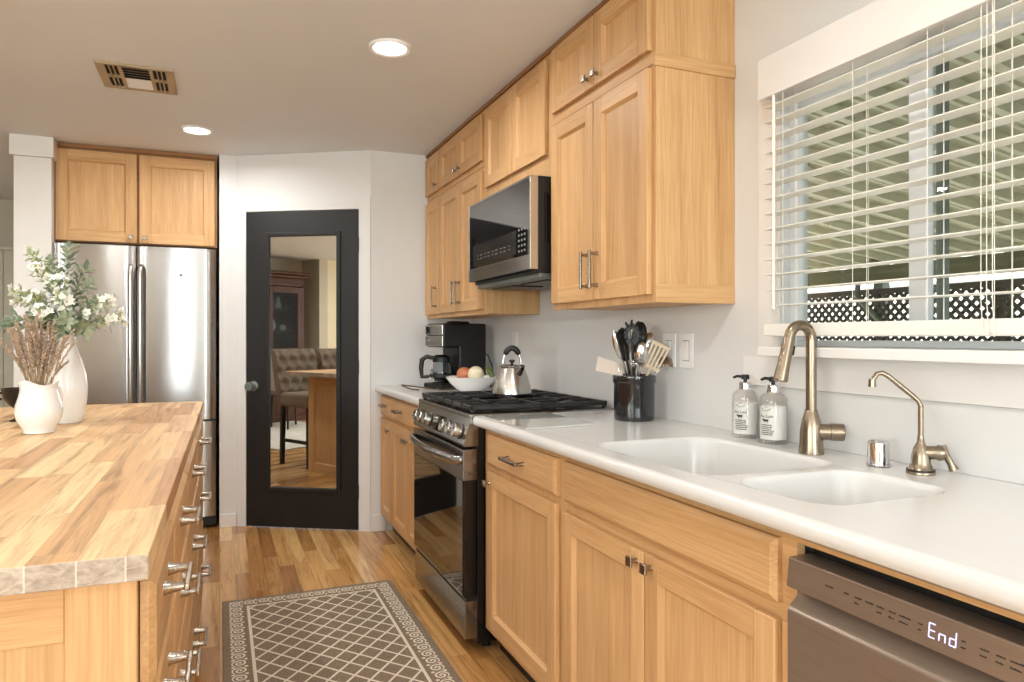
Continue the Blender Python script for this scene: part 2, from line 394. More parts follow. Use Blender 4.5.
def frame(o, face):
    """face frames: which way a cabinet front looks"""
    return {'-x': (o, (0, -1, 0), (0, 0, 1), (-1, 0, 0)), '+x': (o, (0, 1, 0), (0, 0, 1), (1, 0, 0)),
            '-y': (o, (1, 0, 0), (0, 0, 1), (0, -1, 0)), '+y': (o, (-1, 0, 0), (0, 0, 1), (0, 1, 0))}[face]
def fp(F, a, b, c):
    o, ea, eb, ec = F; return tuple(o[k]+ea[k]*a+eb[k]*b+ec[k]*c for k in range(3))
def hwood(F): return 'wood_y' if abs(F[1][1]) > .5 else 'wood_x'

# ------------------------------------------------------------------ room shell
CZ = 2.39
XR = 1.545                      # right wall face
YB = -3.2                       # back wall face
m = MB(); m.box(-5.3, XR+.1, YB-.1, 7.5, -.06, 0, 'floor'); struct(m, 'floor')
m = MB(); m.box(-5.3, XR+.1, YB-.1, 7.5, CZ, CZ+.08, 'ceiling'); struct(m, 'ceiling')
WY0, WY1, WZ0, WZ1 = .81, 1.655, 1.193, 1.925      # kitchen window opening
m = MB()
m.box(XR, XR+.1, WY1, 7.5, 0, CZ, 'wall'); m.box(XR, XR+.1, YB-.1, WY0, 0, CZ, 'wall')
m.box(XR, XR+.1, WY0, WY1, 0, WZ0, 'wall'); m.box(XR, XR+.1, WY0, WY1, WZ1, CZ, 'wall'); struct(m, 'wall_right')
m = MB()                        # back wall: glazed door and two windows
xs = [(-5.3, -4.5, 0, CZ), (-4.5, -2.7, 0, .88), (-4.5, -2.7, 2.12, CZ), (-2.7, -.86, 0, CZ), (-.86, -.18, 2.06, CZ), (-.18, .25, 0, CZ), (.25, 1.2, 0, .88), (.25, 1.2, 2.12, CZ), (1.2, XR+.1, 0, CZ)]
for a, b, c_, d_ in xs: m.box(a, b, YB-.1, YB, c_, d_, 'beige_wall')
struct(m, 'wall_back')
m = MB()                        # left wall with a jog behind the cabinet
m.box(-5.3, -5.06, .80, 7.5, 0, CZ, 'beige_wall'); m.box(-5.3, -4.62, .70, .85, 0, CZ, 'beige_wall'); struct(m, 'wall_left')
m = MB()
for a, b, c_, d_ in [(-.45, .70, 0, CZ), (YB, -2.35, 0, CZ), (-2.35, -.45, 0, .88), (-2.35, -.45, 2.12, CZ)]: m.box(-4.74, -4.62, a, b, c_, d_, 'cream_wall')
struct(m, 'wall_left_jog')
m = MB(); m.box(-5.3, -.95, 7.25, 7.4, 0, CZ, 'beige_wall'); struct(m, 'wall_far')
# alcove, column and the slanted door wall
BX, BY, AX, AY = .879, 4.47, .10, 4.93
m = MB()
m.box(-1.115, -.935, 5.0, 7.25, 0, CZ, 'wall'); m.box(-.935, .10, 5.72, 5.85, 0, CZ, 'wall')
m.box(0.0, .12, AY, 5.8, 0, CZ, 'wall'); struct(m, 'wall_alcove')
DL = math.hypot(AX-BX, AY-BY); DX, DY = (AX-BX)/DL, (AY-BY)/DL; NX, NY = DY*-1 if False else -abs(DY), -abs(DX)
DF = ((BX, BY, 0), (DX, DY, 0), (0, 0, 1), (NX, NY, 0))       # frame on the slanted wall, a runs from B towards A
DA0, DA1, DH = .082, .830, 2.02
m = MB()
m.fbox(DF, 0, DA0-.004, 0, CZ, -.10, 0, 'wall'); m.fbox(DF, DA1+.004, DL, 0, CZ, -.10, 0, 'wall'); m.fbox(DF, DA0-.004, DA1+.004, DH+.004, CZ, -.10, 0, 'wall')
struct(m, 'wall_slanted')
m = MB(); m.box(BX, XR, BY, BY+.1, 0, CZ, 'wall'); struct(m, 'wall_end')
m = MB()                        # white column at the end of the refrigerator surround
m.box(-1.10, -.912, 4.90, 5.02, 0, 2.27, 'trim', .003); m.box(-1.118, -.898, 4.88, 5.03, 2.27, CZ, 'trim', .003)
struct(m, 'wall_column')
# door casing, baseboards
m = MB()
m.fbox(DF, .002, DA0-.004, 0, DH+.085, 0, .008, 'wall', .002); m.fbox(DF, DA1+.004, DA1+.062, 0, DH+.085, 0, .008, 'wall', .002)
m.fbox(DF, DA0-.004, DA1+.004, DH+.004, DH+.085, 0, .0075, 'wall', .002); struct(m, 'trim_door')
m = MB(); m.box(BX+.004, .97, BY-.014, BY, 0, .105, 'trim', .004); struct(m, 'baseboard_end')
m = MB(); m.box(0.005, AX, AY-.012, AY, 0, .085, 'trim', .004); struct(m, 'baseboard_strip')
m = MB(); m.box(-5.06, -5.045, .86, 7.25, 0, .10, 'trim', .004); struct(m, 'baseboard_left')
m = MB(); m.box(BX+.05, BX+.052, BY-.0015, BY, .105, CZ, 'wall'); struct(m, 'trim_panel_seam')

# ------------------------------------------------------------------ black mirrored door
d1 = thing('door_1', None, None, (BX, BY, 0), kind='structure')
m = MB(); t0, t1 = -.03, .006
ma0, ma1, mz0, mz1 = .200, .698, .238, 1.885
m.fbox(DF, DA0, ma0, .008, DH, t0, t1, 'black_paint'); m.fbox(DF, ma1, DA1, .008, DH, t0, t1, 'black_paint')
m.fbox(DF, ma0, ma1, .008, mz0, t0, t1, 'black_paint'); m.fbox(DF, ma0, ma1, mz1, DH, t0, t1, 'black_paint')
m.build('door_leaf', d1)
m = MB(); g = .024
m.fbox(DF, ma0-.004, ma0+g, mz0-.004, mz1+.004, t1-.004, t1+.010, 'black_paint', .005); m.fbox(DF, ma1-g, ma1+.004, mz0-.004, mz1+.004, t1-.004, t1+.010, 'black_paint', .005)
m.fbox(DF, ma0+g, ma1-g, mz0-.004, mz0+g, t1-.004, t1+.010, 'black_paint', .005); m.fbox(DF, ma0+g, ma1-g, mz1-g, mz1+.004, t1-.004, t1+.010, 'black_paint', .005)
m.build('mirror_frame', d1)
m = MB(); m.fbox(DF, ma0+.004, ma1-.004, mz0+.004, mz1-.004, t0+.01, t1-.006, 'mirror'); m.build('mirror', d1, smooth=0)
kc = fp(DF, .782, .905, t1)
m = MB(); nv = (NX, NY, 0)
m.lathe([(0, 0), (.033, 0), (.033, .006), (.026, .010), (.012, .014), (.011, .034), (.020, .040), (.029, .050), (.030, .060), (.024, .070), (0, .073)], 'alum', kc, 24, nv)
m.build('door_knob', d1)
for hz in (.25, 1.03, 1.80):
    m = MB(); a = fp(DF, DA0-.001, hz, t1+.004); m.cyl((a[0], a[1], hz-.045), (a[0], a[1], hz+.045), .006, 'black_paint', 10); m.build('hinge', d1)

# ------------------------------------------------------------------ kitchen window
w1 = thing('window_1', None, None, (XR, WY0, WZ0), kind='structure')
m = MB(); fw = .028
for a, b, c_, d_ in [(WY0, WY0+fw, WZ0, WZ1), (WY1-fw, WY1, WZ0, WZ1), (WY0+fw, WY1-fw, WZ0, WZ0+.018), (WY0+fw, WY1-fw, WZ1-fw, WZ1)]: m.box(1.575, 1.608, a, b, c_, d_, 'vinyl', .003)
m.build('window_frame', w1)
m = MB(); m.box(1.582, 1.610, 1.216, 1.264, WZ0+fw, WZ1-fw, 'vinyl', .003); m.build('meeting_stile', w1)
m = MB(); m.box(1.612, 1.632, 1.192, 1.213, WZ0+fw, WZ1-fw, 'alum', .002); m.build('screen_edge', w1, label='grey green sliding screen edge')
m = MB(); m.box(1.598, 1.601, 1.262, WY1-fw, WZ0+fw, WZ1-fw, 'pane'); m.build('pane', w1, smooth=0)
m = MB(); m.box(1.603, 1.606, WY0+fw, 1.216, WZ0+fw, WZ1-fw, 'pane'); m.build('pane', w1, smooth=0)
m = MB(); m.box(1.462, 1.575, WY0-.06, WY1+.012, 1.164, 1.192, 'trim', .004); m.build('window_sill', w1)
# casing and apron boards, backsplash
m = MB(); m.box(1.535, XR, WY1+.0, WY1+.09, 1.07, 2.03, 'trim', .002); m.box(1.535, XR, WY0-.09, WY0, 1.07, 2.03, 'trim', .002); m.box(1.535, XR, WY0, WY1, WZ1, 2.03, 'trim', .002); struct(m, 'trim_window')
m = MB(); m.box(1.525, XR, -.5, 1.80, 1.072, 1.163, 'trim', .002); struct(m, 'trim_apron')

# ------------------------------------------------------------------ cabinets
def door_leaf(parent, F, a0, a1, b0, b1, name='door', sw=.056, th=.019):
    """shaker leaf: stiles, rails, sloped inner edge and recessed panel, in frame F"""
    hw = hwood(F); m = MB(); bv = .003
    m.fbox(F, a0, a0+sw, b0, b1, 0, th, 'wood_z', bv); m.fbox(F, a1-sw, a1, b0, b1, 0, th, 'wood_z', bv)
    m.fbox(F, a0+sw, a1-sw, b0, b0+sw, 0, th-.0004, hw, .001); m.fbox(F, a0+sw, a1-sw, b1-sw, b1, 0, th-.0004, hw, .001)
    A0, A1, B0, B1 = a0+sw-.0005, a1-sw+.0005, b0+sw-.0005, b1-sw+.0005; e = .009; c1, c2 = th-.001, th-.0135
    q = lambda pts, mm: m.poly([fp(F, *p) for p in pts], mm)
    q([(A0, B0, c1), (A0, B1, c1), (A0+e, B1-e, c2), (A0+e, B0+e, c2)], 'wood_z'); q([(A1, B0, c1), (A1-e, B0+e, c2), (A1-e, B1-e, c2), (A1, B1, c1)], 'wood_z')
    q([(A0, B0, c1), (A0+e, B0+e, c2), (A1-e, B0+e, c2), (A1, B0, c1)], hw); q([(A0, B1, c1), (A1, B1, c1), (A1-e, B1-e, c2), (A0+e, B1-e, c2)], hw)
    d = m.build(name, parent)
    m = MB(); m.fbox(F, A0+e-.002, A1-e+.002, B0+e-.002, B1-e+.002, .002, c2, 'wood_z'); m.build('panel', d)
    return d
def drawer_front(parent, F, a0, a1, b0, b1, name='drawer', th=.02):
    m = MB(); hw = hwood(F); e = .012
    m.fbox(F, a0, a1, b0, b1, 0, th*.55, hw)
    o = [(a0, b0), (a1, b0), (a1, b1), (a0, b1)]; i = [(a0+e, b0+e), (a1-e, b0+e), (a1-e, b1-e), (a0+e, b1-e)]
    for k in range(4):
        j = (k+1) % 4; m.poly([fp(F, *o[k], th*.55), fp(F, *o[j], th*.55), fp(F, *i[j], th), fp(F, *i[k], th)], hw)
    m.poly([fp(F, *p, th) for p in i], hw)
    return m.build(name, parent, smooth=20)
def knob(parent, F, a, b, c=.019):
    m = MB(); p = fp(F, a, b, c); n = F[3]
    m.lathe([(0, 0), (.0075, 0), (.0062, .004), (.0058, .016), (.008, .019)], 'nickel', p, 14, n)
    m.fbox(F, a-.0125, a+.0125, b-.0125, b+.0125, c+.018, c+.0255, 'nickel', .0025)
    return m.build('knob', parent)
def pull(parent, F, a, b, length, vertical=False, c=.019, proj=.032, flare=False, t=.0062):
    m = MB(); h = length/2
    for q in (-1, 1):
        aa, bb = (a, b+q*(h-.012)) if vertical else (a+q*(h-.012), b)
        p = fp(F, aa, bb, c); r0 = .0125 if flare else .0088
        m.lathe([(0, 0), (r0, 0), (r0*.85, .006), (r0*.62, proj*.6), (.0066, proj-.003)], 'nickel', p, 12, F[3])
    if vertical: m.fbox(F, a-t, a+t, b-h, b+h, c+proj-.005, c+proj+.004, 'nickel', .002)
    else: m.fbox(F, a-h, a+h, b-t, b+t, c+proj-.005, c+proj+.004, 'nickel', .002)
    return m.build('pull_handle', parent)

XF = .955                        # base face-frame plane (doors stand 19 mm proud of it)
CT0, CT1 = .877, .915            # counter slab
def base_body(root, y0, y1, top=CT0):
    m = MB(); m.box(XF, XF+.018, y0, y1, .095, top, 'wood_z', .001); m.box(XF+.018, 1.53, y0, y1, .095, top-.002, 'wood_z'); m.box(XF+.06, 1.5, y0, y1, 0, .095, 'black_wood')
    m.build('carcass', root)
# far narrow unit
t = thing('base_cabinet', 'narrow oak base cabinet in the corner beside the far wall, left of the wider one', 'cabinet', (XF, 4.46, 0)); base_body(t, 4.155, 4.464)
F = frame((XF, 4.455, 0), '-x')
dr = drawer_front(t, F, 0.0, .29, .735, .858); pull(dr, F, .13, .80, .10, c=.02)
dd = door_leaf(t, F, 0.0, .29, .112, .718); knob(dd, F, .25, .66)
# unit left of the range
t = thing('base_cabinet', 'oak base cabinet with one wide drawer and two doors, left of the range', 'cabinet', (XF, 4.1, 0)); base_body(t, 3.385, 4.152)
F = frame((XF, 4.145, 0), '-x')
dr = drawer_front(t, F, 0, .73, .735, .858); pull(dr, F, .20, .80, .12, c=.02)
dd = door_leaf(t, F, 0, .363, .112, .718); knob(dd, F, .333, .655)
dd = door_leaf(t, F, .367, .73, .112, .718); knob(dd, F, .397, .655)
# unit right of the range
t = thing('base_cabinet', 'oak base cabinet with one drawer over one door, right of the range', 'cabinet', (XF, 2.3, 0)); base_body(t, 1.897, 2.596)
F = frame((XF, 2.530, 0), '-x')
dr = drawer_front(t, F, 0, .588, .737, .853); pull(dr, F, .285, .797, .155, c=.02)
dd = door_leaf(t, F, 0, .588, .125, .716); knob(dd, F, .022, .672)
# sink unit
t = thing('sink_cabinet', 'oak sink cabinet with a long false drawer front over two knobbed doors', 'cabinet', (XF, 1.5, 0)); base_body(t, .985, 1.895, .70)
m = MB(); m.box(XF, XF+.018, .985, 1.895, .70, CT0, 'wood_y'); m.build('top_rail', t)
F = frame((XF, 1.890, 0), '-x')
drawer_front(t, F, 0, .869, .735, .853, 'false_front')
dd = door_leaf(t, F, 0, .433, .125, .705); knob(dd, F, .405, .678)
dd = door_leaf(t, F, .439, .869, .125, .705); knob(dd, F, .467, .678)
# filler rail over the dishwasher and the unit beyond it
t = thing('base_cabinet', 'oak end cabinet right of the dishwasher with a rail running above it', 'cabinet', (XF, .2, 0)); base_body(t, -.45, .375)
m = MB(); m.box(XF, XF+.018, .375, .985, .853, CT0, 'wood_y'); m.build('top_rail', t)
F = frame((XF, .37, 0), '-x'); dd = door_leaf(t, F, 0, .38, .112, .849); knob(dd, F, .03, .80); dd = door_leaf(t, F, .386, .78, .112, .849); knob(dd, F, .42, .80)

# upper cabinets
XU = 1.243                       # upper face-frame plane
def upper_body(root, y0, y1, z0, z1, overhang=True):
    m = MB(); m.box(XU, XU+.018, y0, y1, z0, z1, 'wood_z', .001); m.box(XU+.018, XR-.002, y0, y1, z0+(.004 if overhang else 0), z1, 'wood_z'); m.build('carcass', root)
    return root
def upper(y0, y1, z0, z1, splits, label, mode, db0, db1, pulls):
    t = thing('wall_cabinet', label, 'cabinet', (XU, (y0+y1)/2, z0)); upper_body(t, y0, y1, z0, z1)
    F = frame((XU, y1, 0), '-x')
    n = len(splits)
    for k, (a0, a1) in enumerate(splits):
        d = door_leaf(t, F, a0, a1, db0, db1)
        if not pulls: continue
        right = (k == 0 and n > 1) or (n == 1)
        a = a1-.03 if right else a0+.03
        if mode == 'pull': pull(d, F, a, db0+.105, .135, True)
        else: knob(d, F, a, db0+.035)
    return t
LABA = 'large two-door oak wall cabinet between the microwave and the window'
t = upper(1.867, 2.592, 1.327, 2.092, [(.018, .360), (.366, .710)], LABA, 'pull', 1.352, 2.055, True)
m = MB(); m.box(XU+.0, XR-.001, 1.861, 1.867, 1.327, 1.385, 'wood_x', .001); m.box(XU, XU+.05, 1.861, 1.867, 1.385, 2.055, 'wood_z', .001); m.box(XU+.05, XR-.001, 1.863, 1.867, 1.385, 2.055, 'wood_z'); m.build('end_panel', t)
t = upper(1.867, 2.592, 2.094, CZ-.002, [(.018, .360), (.366, .710)], 'short two-door oak cabinet at the ceiling above the large wall cabinet near the window', 'knob', 2.108, 2.362, True)
m = MB(); m.box(XU-.006, XR-.001, 1.857, 1.867, 2.055, 2.098, 'wood_x', .002); m.box(XU, XR-.001, 1.863, 1.867, 2.098, CZ-.002, 'wood_z'); m.box(XU-.006, XU, 1.867, 2.592, 2.064, 2.094, 'wood_y', .002); m.build('band_moulding', t)
t = upper(2.594, 3.378, 1.872, CZ-.002, [(.03, .382), (.388, .740)], 'two-door oak wall cabinet directly above the microwave', 'knob', 1.962, 2.35, False)
t = upper(3.380, 4.155, 1.335, 2.085, [(.012, .378), (.384, .750)], 'tall two-door oak wall cabinet with bar pulls left of the microwave', 'pull', 1.36, 2.062, True)
t = upper(3.380, 4.155, 2.087, CZ-.002, [(.012, .378), (.384, .750)], 'short two-door oak cabinet at the ceiling left of the microwave cabinet', 'knob', 2.115, 2.352, True)
t = upper(4.157, 4.466, 1.335, 2.085, [(.014, .295)], 'tall narrow one-door oak wall cabinet in the far corner over the coffee maker', 'pull', 1.36, 2.062, True)
t = upper(4.157, 4.466, 2.087, CZ-.002, [(.014, .295)], 'short narrow one-door oak cabinet at the ceiling in the far corner', 'knob', 2.115, 2.352, True)
m = MB(); m.box(XU-.012, XU, 1.857, 4.466, CZ-.020, CZ-.001, 'wood_trim_y', .003); single(m, 'cornice_moulding', (XU, 3.0, CZ-.026), 'thin oak cornice moulding along the ceiling above the right wall cabinets', 'moulding')

# refrigerator cabinet
FX0, FX1, FY = -.918, -.014, 4.99
t = thing('refrigerator_cabinet', 'two-door oak cabinet above the refrigerator', 'cabinet', (-.466, FY, 1.795))
m = MB(); m.box(FX0, FX1, FY, FY+.018, 1.795, CZ-.002, 'wood_trim', .001); m.box(FX0, FX1, FY+.018, 5.70, 1.80, CZ-.002, 'wood_z'); m.box(FX0-.006, FX1+.004, FY-.012, FY, CZ-.026, CZ-.001, 'wood_trim', .003)
m.build('carcass', t)
F = frame((FX0, FY, 0), '-y')
d = door_leaf(t, F, .012, .444, 1.803, 2.350, sw=.062); knob(d, F, .412, 1.835)
d = door_leaf(t, F, .458, .889, 1.803, 2.350, sw=.062); knob(d, F, .490, 1.835)

# ------------------------------------------------------------------ counters, sink, backsplash
def rrect(x0, x1, y0, y1, r, z, n=8):
    pts = []
    for cx, cy, a in ((x1-r, y1-r, 0), (x0+r, y1-r, 90), (x0+r, y0+r, 180), (x1-r, y0+r, 270)):
        for k in range(n+1):
            q = R(a+90*k/n); pts.append((cx+r*math.cos(q), cy+r*math.sin(q), z))
    return pts
def bowl_rings(m, x0, x1, y0, y1, r, top, depth, loop):
    """sink bowl hanging from the hole's own vertex loop"""
    i = m.mi('counter'); prev = loop
    for ins, dz, rr in ((.004, -.003, r), (.010, -.014, r), (.018, -.06, r), (.032, -depth+.02, r), (.05, -depth+.004, r*.8), (.075, -depth, r*.6)):
        cur = [m.bm.verts.new(p) for p in rrect(x0+ins, x1-ins, y0+ins, y1-ins, max(.02, rr-ins*.3), top+dz)]
        n = len(cur)
        for k in range(n):
            f = m.bm.faces.new((prev[k], prev[(k+1) % n], cur[(k+1) % n], cur[k])); f.material_index = i
        prev = cur
    f = m.bm.faces.new(prev); f.material_index = i
XC = .906
def nosing(m, y0, y1):           # rounded front edge of the slab, swept along y
    pts = [(XC+.03, CT0), (XC+.008, CT0), (XC+.001, CT0+.006), (XC-.002, CT0+.016), (XC, CT0+.028), (XC+.006, CT0+.035), (XC+.016, CT1)]
    i = m.mi('counter')
    a = [m.bm.verts.new((x, y0, z)) for x, z in pts]; b = [m.bm.verts.new((x, y1, z)) for x, z in pts]
    for k in range(len(pts)-1):
        f = m.bm.faces.new((a[k], a[k+1], b[k+1], b[k])); f.material_index = i
m = MB(); i = m.mi('counter')
Y0, Y1, XB = -.45, 2.602, XR-.001
L1 = (.976, 1.392, 1.275, 1.815, .075); L2 = (1.0, 1.36, .965, 1.238, .07)
outer = [m.bm.verts.new(p) for p in ((XC+.016, Y0, CT1), (XB, Y0, CT1), (XB, Y1, CT1), (XC+.016, Y1, CT1))]
loops = [outer] + [[m.bm.verts.new(p) for p in rrect(*L, CT1)] for L in (L1, L2)]
es = []
for lp in loops:
    for k in range(len(lp)): es.append(m.bm.edges.new((lp[k], lp[(k+1) % len(lp)])))
r = bmesh.ops.triangle_fill(m.bm, use_beauty=True, use_dissolve=False, edges=es)
for f in m.bm.faces: f.material_index = i
bowl_rings(m, *L1, CT1, .19, loops[1]); bowl_rings(m, *L2, CT1, .15, loops[2])
nosing(m, Y0, Y1)
m.poly([(XC+.03, Y0, CT0), (XB, Y0, CT0), (XB, .99, CT0), (XC+.03, .99, CT0)], 'counter'); m.poly([(XC+.03, 1.81, CT0), (XB, 1.81, CT0), (XB, Y1, CT0), (XC+.03, Y1, CT0)], 'counter')
endp = [(XB, CT0), (XC+.03, CT0), (XC+.008, CT0), (XC+.001, CT0+.006), (XC-.002, CT0+.016), (XC, CT0+.028), (XC+.006, CT0+.035), (XC+.016, CT1), (XB, CT1)]
for y in (Y0, Y1): m.poly([(x, y, z) for x, z in endp], 'counter')
ct = thing('countertop', 'white solid-surface countertop with a moulded double-bowl sink under the window', 'countertop', (1.2, 1.2, CT1))
m.build('slab', ct, smooth=48, weld=True)
for (x, y, z) in ((1.19, 1.54, CT1-.19), (1.18, 1.10, CT1-.15)):
    m = MB(); m.lathe([(.045, .0005), (.042, .004), (.03, .002), (.012, -.0005), (0, -.0005)], 'chrome', (x, y, z+.0005), 24); m.build('drain', ct)
m = MB(); m.box(XB-.012, XB, -.45, 1.80, CT1, 1.072, 'counter', .002); m.build('backsplash', ct)
m = MB(); nosing(m, 3.372, 4.468)
m.box(XC+.016, XB, 3.372, 4.468, CT0, CT1, 'counter'); m.poly([(x, 3.372, z) for x, z in endp], 'counter'); m.poly([(x, 4.468, z) for x, z in endp], 'counter')
single(m, 'countertop', (1.2, 3.9, CT1), 'short white countertop in the corner left of the range, under the coffee maker', 'countertop')
m = MB(); m.box(XB-.002, XB, 1.81, 2.3, CT1, CT1+.002, 'counter'); m.bm.free()

# ------------------------------------------------------------------ refrigerator
fr = thing('refrigerator', 'stainless french-door refrigerator with tall bar handles under the oak cabinet', 'refrigerator', (-.47, 4.92, 0))
def curved_door(y, x0, x1, z0, z1, bulge, m_, mat, n=14, side=.03):
    """gently bowed sheet door facing -y"""
    i = m_.mi(mat); A = []; B = []
    for k in range(n+1):
        t = k/n; e = min(t, 1-t)*(x1-x0); rr = .012
        yy = y-bulge*(1-(2*t-1)**2)+(0 if e >= rr else (rr-math.sqrt(max(0, rr*rr-(rr-e)**2))))
        A.append(m_.bm.verts.new((x0+(x1-x0)*t, yy, z0))); B.append(m_.bm.verts.new((x0+(x1-x0)*t, yy, z1)))
    C0 = [m_.bm.verts.new(p) for p in ((x1, y+.06, z0), (x0, y+.06, z0))]; C1 = [m_.bm.verts.new(p) for p in ((x1, y+.06, z1), (x0, y+.06, z1))]
    fs = [m_.bm.faces.new((A[k], A[k+1], B[k+1], B[k])) for k in range(n)]
    fs += [m_.bm.faces.new(A[::-1]+C0[::-1]) if False else m_.bm.faces.new(A+C0), m_.bm.faces.new(B+C1)]
    fs += [m_.bm.faces.new((A[n], C0[0], C1[0], B[n])), m_.bm.faces.new((A[0], C0[1], C1[1], B[0])), m_.bm.faces.new((C0[0], C0[1], C1[1], C1[0]))]
    for f in fs: f.material_index = i
m = MB(); m.box(-.915, -.018, 4.97, 5.68, .02, 1.775, 'black_plastic', .004); m.box(-.90, -.03, 4.955, 4.975, .015, .08, 'black_plastic'); m.build('body', fr)
FZ = .70
for x0, x1, hx in ((-.912, -.473, -.497), (-.467, -.022, -.444)):
    m = MB(); curved_door(4.906, x0, x1, FZ, 1.776, .004, m, 'fridge_steel'); d = m.build('door', fr)
    m = MB(); zz = [FZ+.09, FZ+.10, FZ+.14, 1.60, 1.64, 1.655]; yy = [4.902, 4.872, 4.858, 4.858, 4.868, 4.902]
    m.tube([(hx, y, z) for y, z in zip(yy, zz)], [.013, .014, .0145, .0145, .014, .013], 'stainless', 12); m.build('handle', d)
m = MB(); curved_door(4.906, -.912, -.022, .085, FZ-.012, .004, m, 'fridge_steel', 20); d = m.build('freezer_drawer', fr)
m = MB(); m.box(-.90, -.035, 4.9, 4.935, FZ-.012, FZ, 'black_plastic'); m.build('gasket', fr)
m = MB(); m.tube([(-.80, 4.90, .60), (-.79, 4.865, .60), (-.75, 4.85, .60), (-.18, 4.85, .60), (-.14, 4.865, .60), (-.13, 4.90, .60)], .0125, 'stainless', 12); m.build('handle', d)
m = MB(); m.lathe([(0, 0), (.010, 0), (.010, .002), (0, .003)], 'alum', (-.222, 4.897, 1.605), 18, (0, -1, 0)); m.build('badge', fr)

# ------------------------------------------------------------------ range
RY0_, RY1_ = 2.608, 3.370
rg = thing('range', 'stainless slide-in gas range with black oven glass and cast-iron grates', 'range', (1.15, 2.98, 0))
m = MB(); m.box(.925, 1.525, RY0_, RY1_, .03, .905, 'black_enamel', .003)
for y in (RY0_+.05, RY1_-.05):
    for x in (.98, 1.46): m.cyl((x, y, 0), (x, y, .03), .018, 'black_plastic', 12)
m.build('body', rg)
m = MB(); m.box(.893, 1.535, RY0_-.0, RY1_, .905, .921, 'stainless_y', .004); m.box(.915, 1.50, RY0_+.012, RY1_-.012, .921, .925, 'black_enamel', .002); d = m.build('cooktop', rg)
for (x, y, r_) in ((1.03, 2.76, .045), (1.36, 2.76, .038), (1.03, 3.20, .04), (1.36, 3.20, .045), (1.20, 2.98, .05)):
    m = MB(); m.lathe([(r_+.012, 0), (r_+.012, .004), (r_, .006), (r_, .012), (r_*.98, .015), (0, .016)], 'cast_iron', (x, y, .925), 24); m.build('burner', d)
gy = [RY0_+.016, RY0_+.016+.243, RY0_+.016+.488, RY1_-.016]
for k in range(3):
    y0, y1 = gy[k]+.002, gy[k+1]-.002; x0, x1 = .905, 1.512; z0, z1 = .934, .952; b = .0065
    m = MB()
    for y in (y0+b, y1-b): m.box(x0, x1, y-b, y+b, z0, z1, 'cast_iron', .003)
    for x in (x0+b, x1-b, (x0+x1)/2): m.box(x-b, x+b, y0, y1, z0, z1-.001, 'cast_iron', .003)
    yc = (y0+y1)/2
    for xc in ((1.03, 1.36) if k != 1 else (1.03, 1.20, 1.36)):
        for q in (-1, 1):
            m.box(xc-.0055, xc+.0055, yc+q*.028-.0 if q > 0 else y0+b, y1-b if q > 0 else yc-.028, z0+.003, z1+.001, 'cast_iron', .0025)
        m.box(xc-.13, xc-.028, yc-.0055, yc+.0055, z0+.003, z1+.001, 'cast_iron', .0025); m.box(xc+.028, xc+.13, yc-.0055, yc+.0055, z0+.003, z1+.001, 'cast_iron', .0025)
    for x in (x0+.01, x1-.01, (x0+x1)/2):
        for y in (y0+.01, y1-.01): m.box(x-.008, x+.008, y-.008, y+.008, .925, z0+.002, 'cast_iron', .002)
    m.build('grate', d)
# slanted control panel
m = MB(); prof = [(.928, .797), (.870, .797), (.868, .805), (.893, .885), (.896, .905), (.928, .905)]
m.prism([(x, RY0_, z) for x, z in prof], (0, RY1_-RY0_, 0), 'stainless_y'); cp = m.build('control_panel', rg, smooth=20)
pn = Vector((-.08, 0, .025)).normalized(); pu = Vector((.025, 0, .08)).normalized()
PF = ((.868, RY1_, .805), (0, -1, 0), tuple(pu), tuple(pn))
for a in (.085, .170, .255, .520, .605, .690):
    m = MB(); c = fp(PF, a, .044, 0)
    m.lathe([(0, 0), (.031, 0), (.031, .003), (.027, .005)], 'black_plastic', c, 24, pn); m.lathe([(.027, .004), (.0265, .030), (.024, .034), (0, .0345)], 'stainless', c, 28, pn)
    m.fbox(PF, a-.003, a+.003, .046, .066, .034, .0365, 'black_plastic'); m.build('knob', cp)
m = MB(); m.fbox(PF, .312, .462, .010, .078, 0, .003, 'black_gloss', .001); dp = m.build('display', cp)
m = MB()
for k in range(4): m.fbox(PF, .335+k*.022, .347+k*.022, .05, .062, .003, .0036, 'led')
m.bm.free()
m = MB()
for k in range(5):
    for j in range(2): m.fbox(PF, .325+k*.026, .335+k*.026, .022+j*.02, .026+j*.02, .003, .0036, 'print_grey')
m.build('touch_marks', dp)
# oven door
m = MB(); m.box(.872, .922, RY0_+.003, RY1_-.003, .212, .783, 'black_enamel', .003); od = m.build('oven_door', rg)
m = MB(); m.box(.867, .924, RY0_+.001, RY1_-.001, .665, .786, 'stainless_y', .003); m.build('door_cap', od)
m = MB(); m.box(.868, .873, RY0_+.012, RY1_-.012, .218, .664, 'black_gloss', .001); m.build('oven_glass', od)
m = MB(); pts = []
for k in range(17):
    t_ = k/16; y = RY0_+.03+(RY1_-RY0_-.06)*t_; bow = 1-(2*t_-1)**2
    pts.append((.852-.030*bow, y, .742))
m.tube([(.868, pts[0][1]+.004, .742)]+pts+[(.868, pts[-1][1]-.004, .742)], [.013]+[.0135]*17+[.013], 'stainless_y', 12, flat=1.35); m.build('oven_handle', od)
m = MB()
for k in range(14): m.box(.8655, .868, RY0_+.12+k*.037, RY0_+.146+k*.037, .775, .780, 'black_plastic')
m.build('vent_slots', od)
m = MB(); m.box(.876, .93, RY0_+.003, RY1_-.003, .052, .198, 'stainless_y', .003); dwr = m.build('warming_drawer', rg)
m = MB(); m.box(.882, .93, RY0_+.006, RY1_-.006, .196, .212, 'black_plastic'); m.build('gap_shadow_strip', rg)

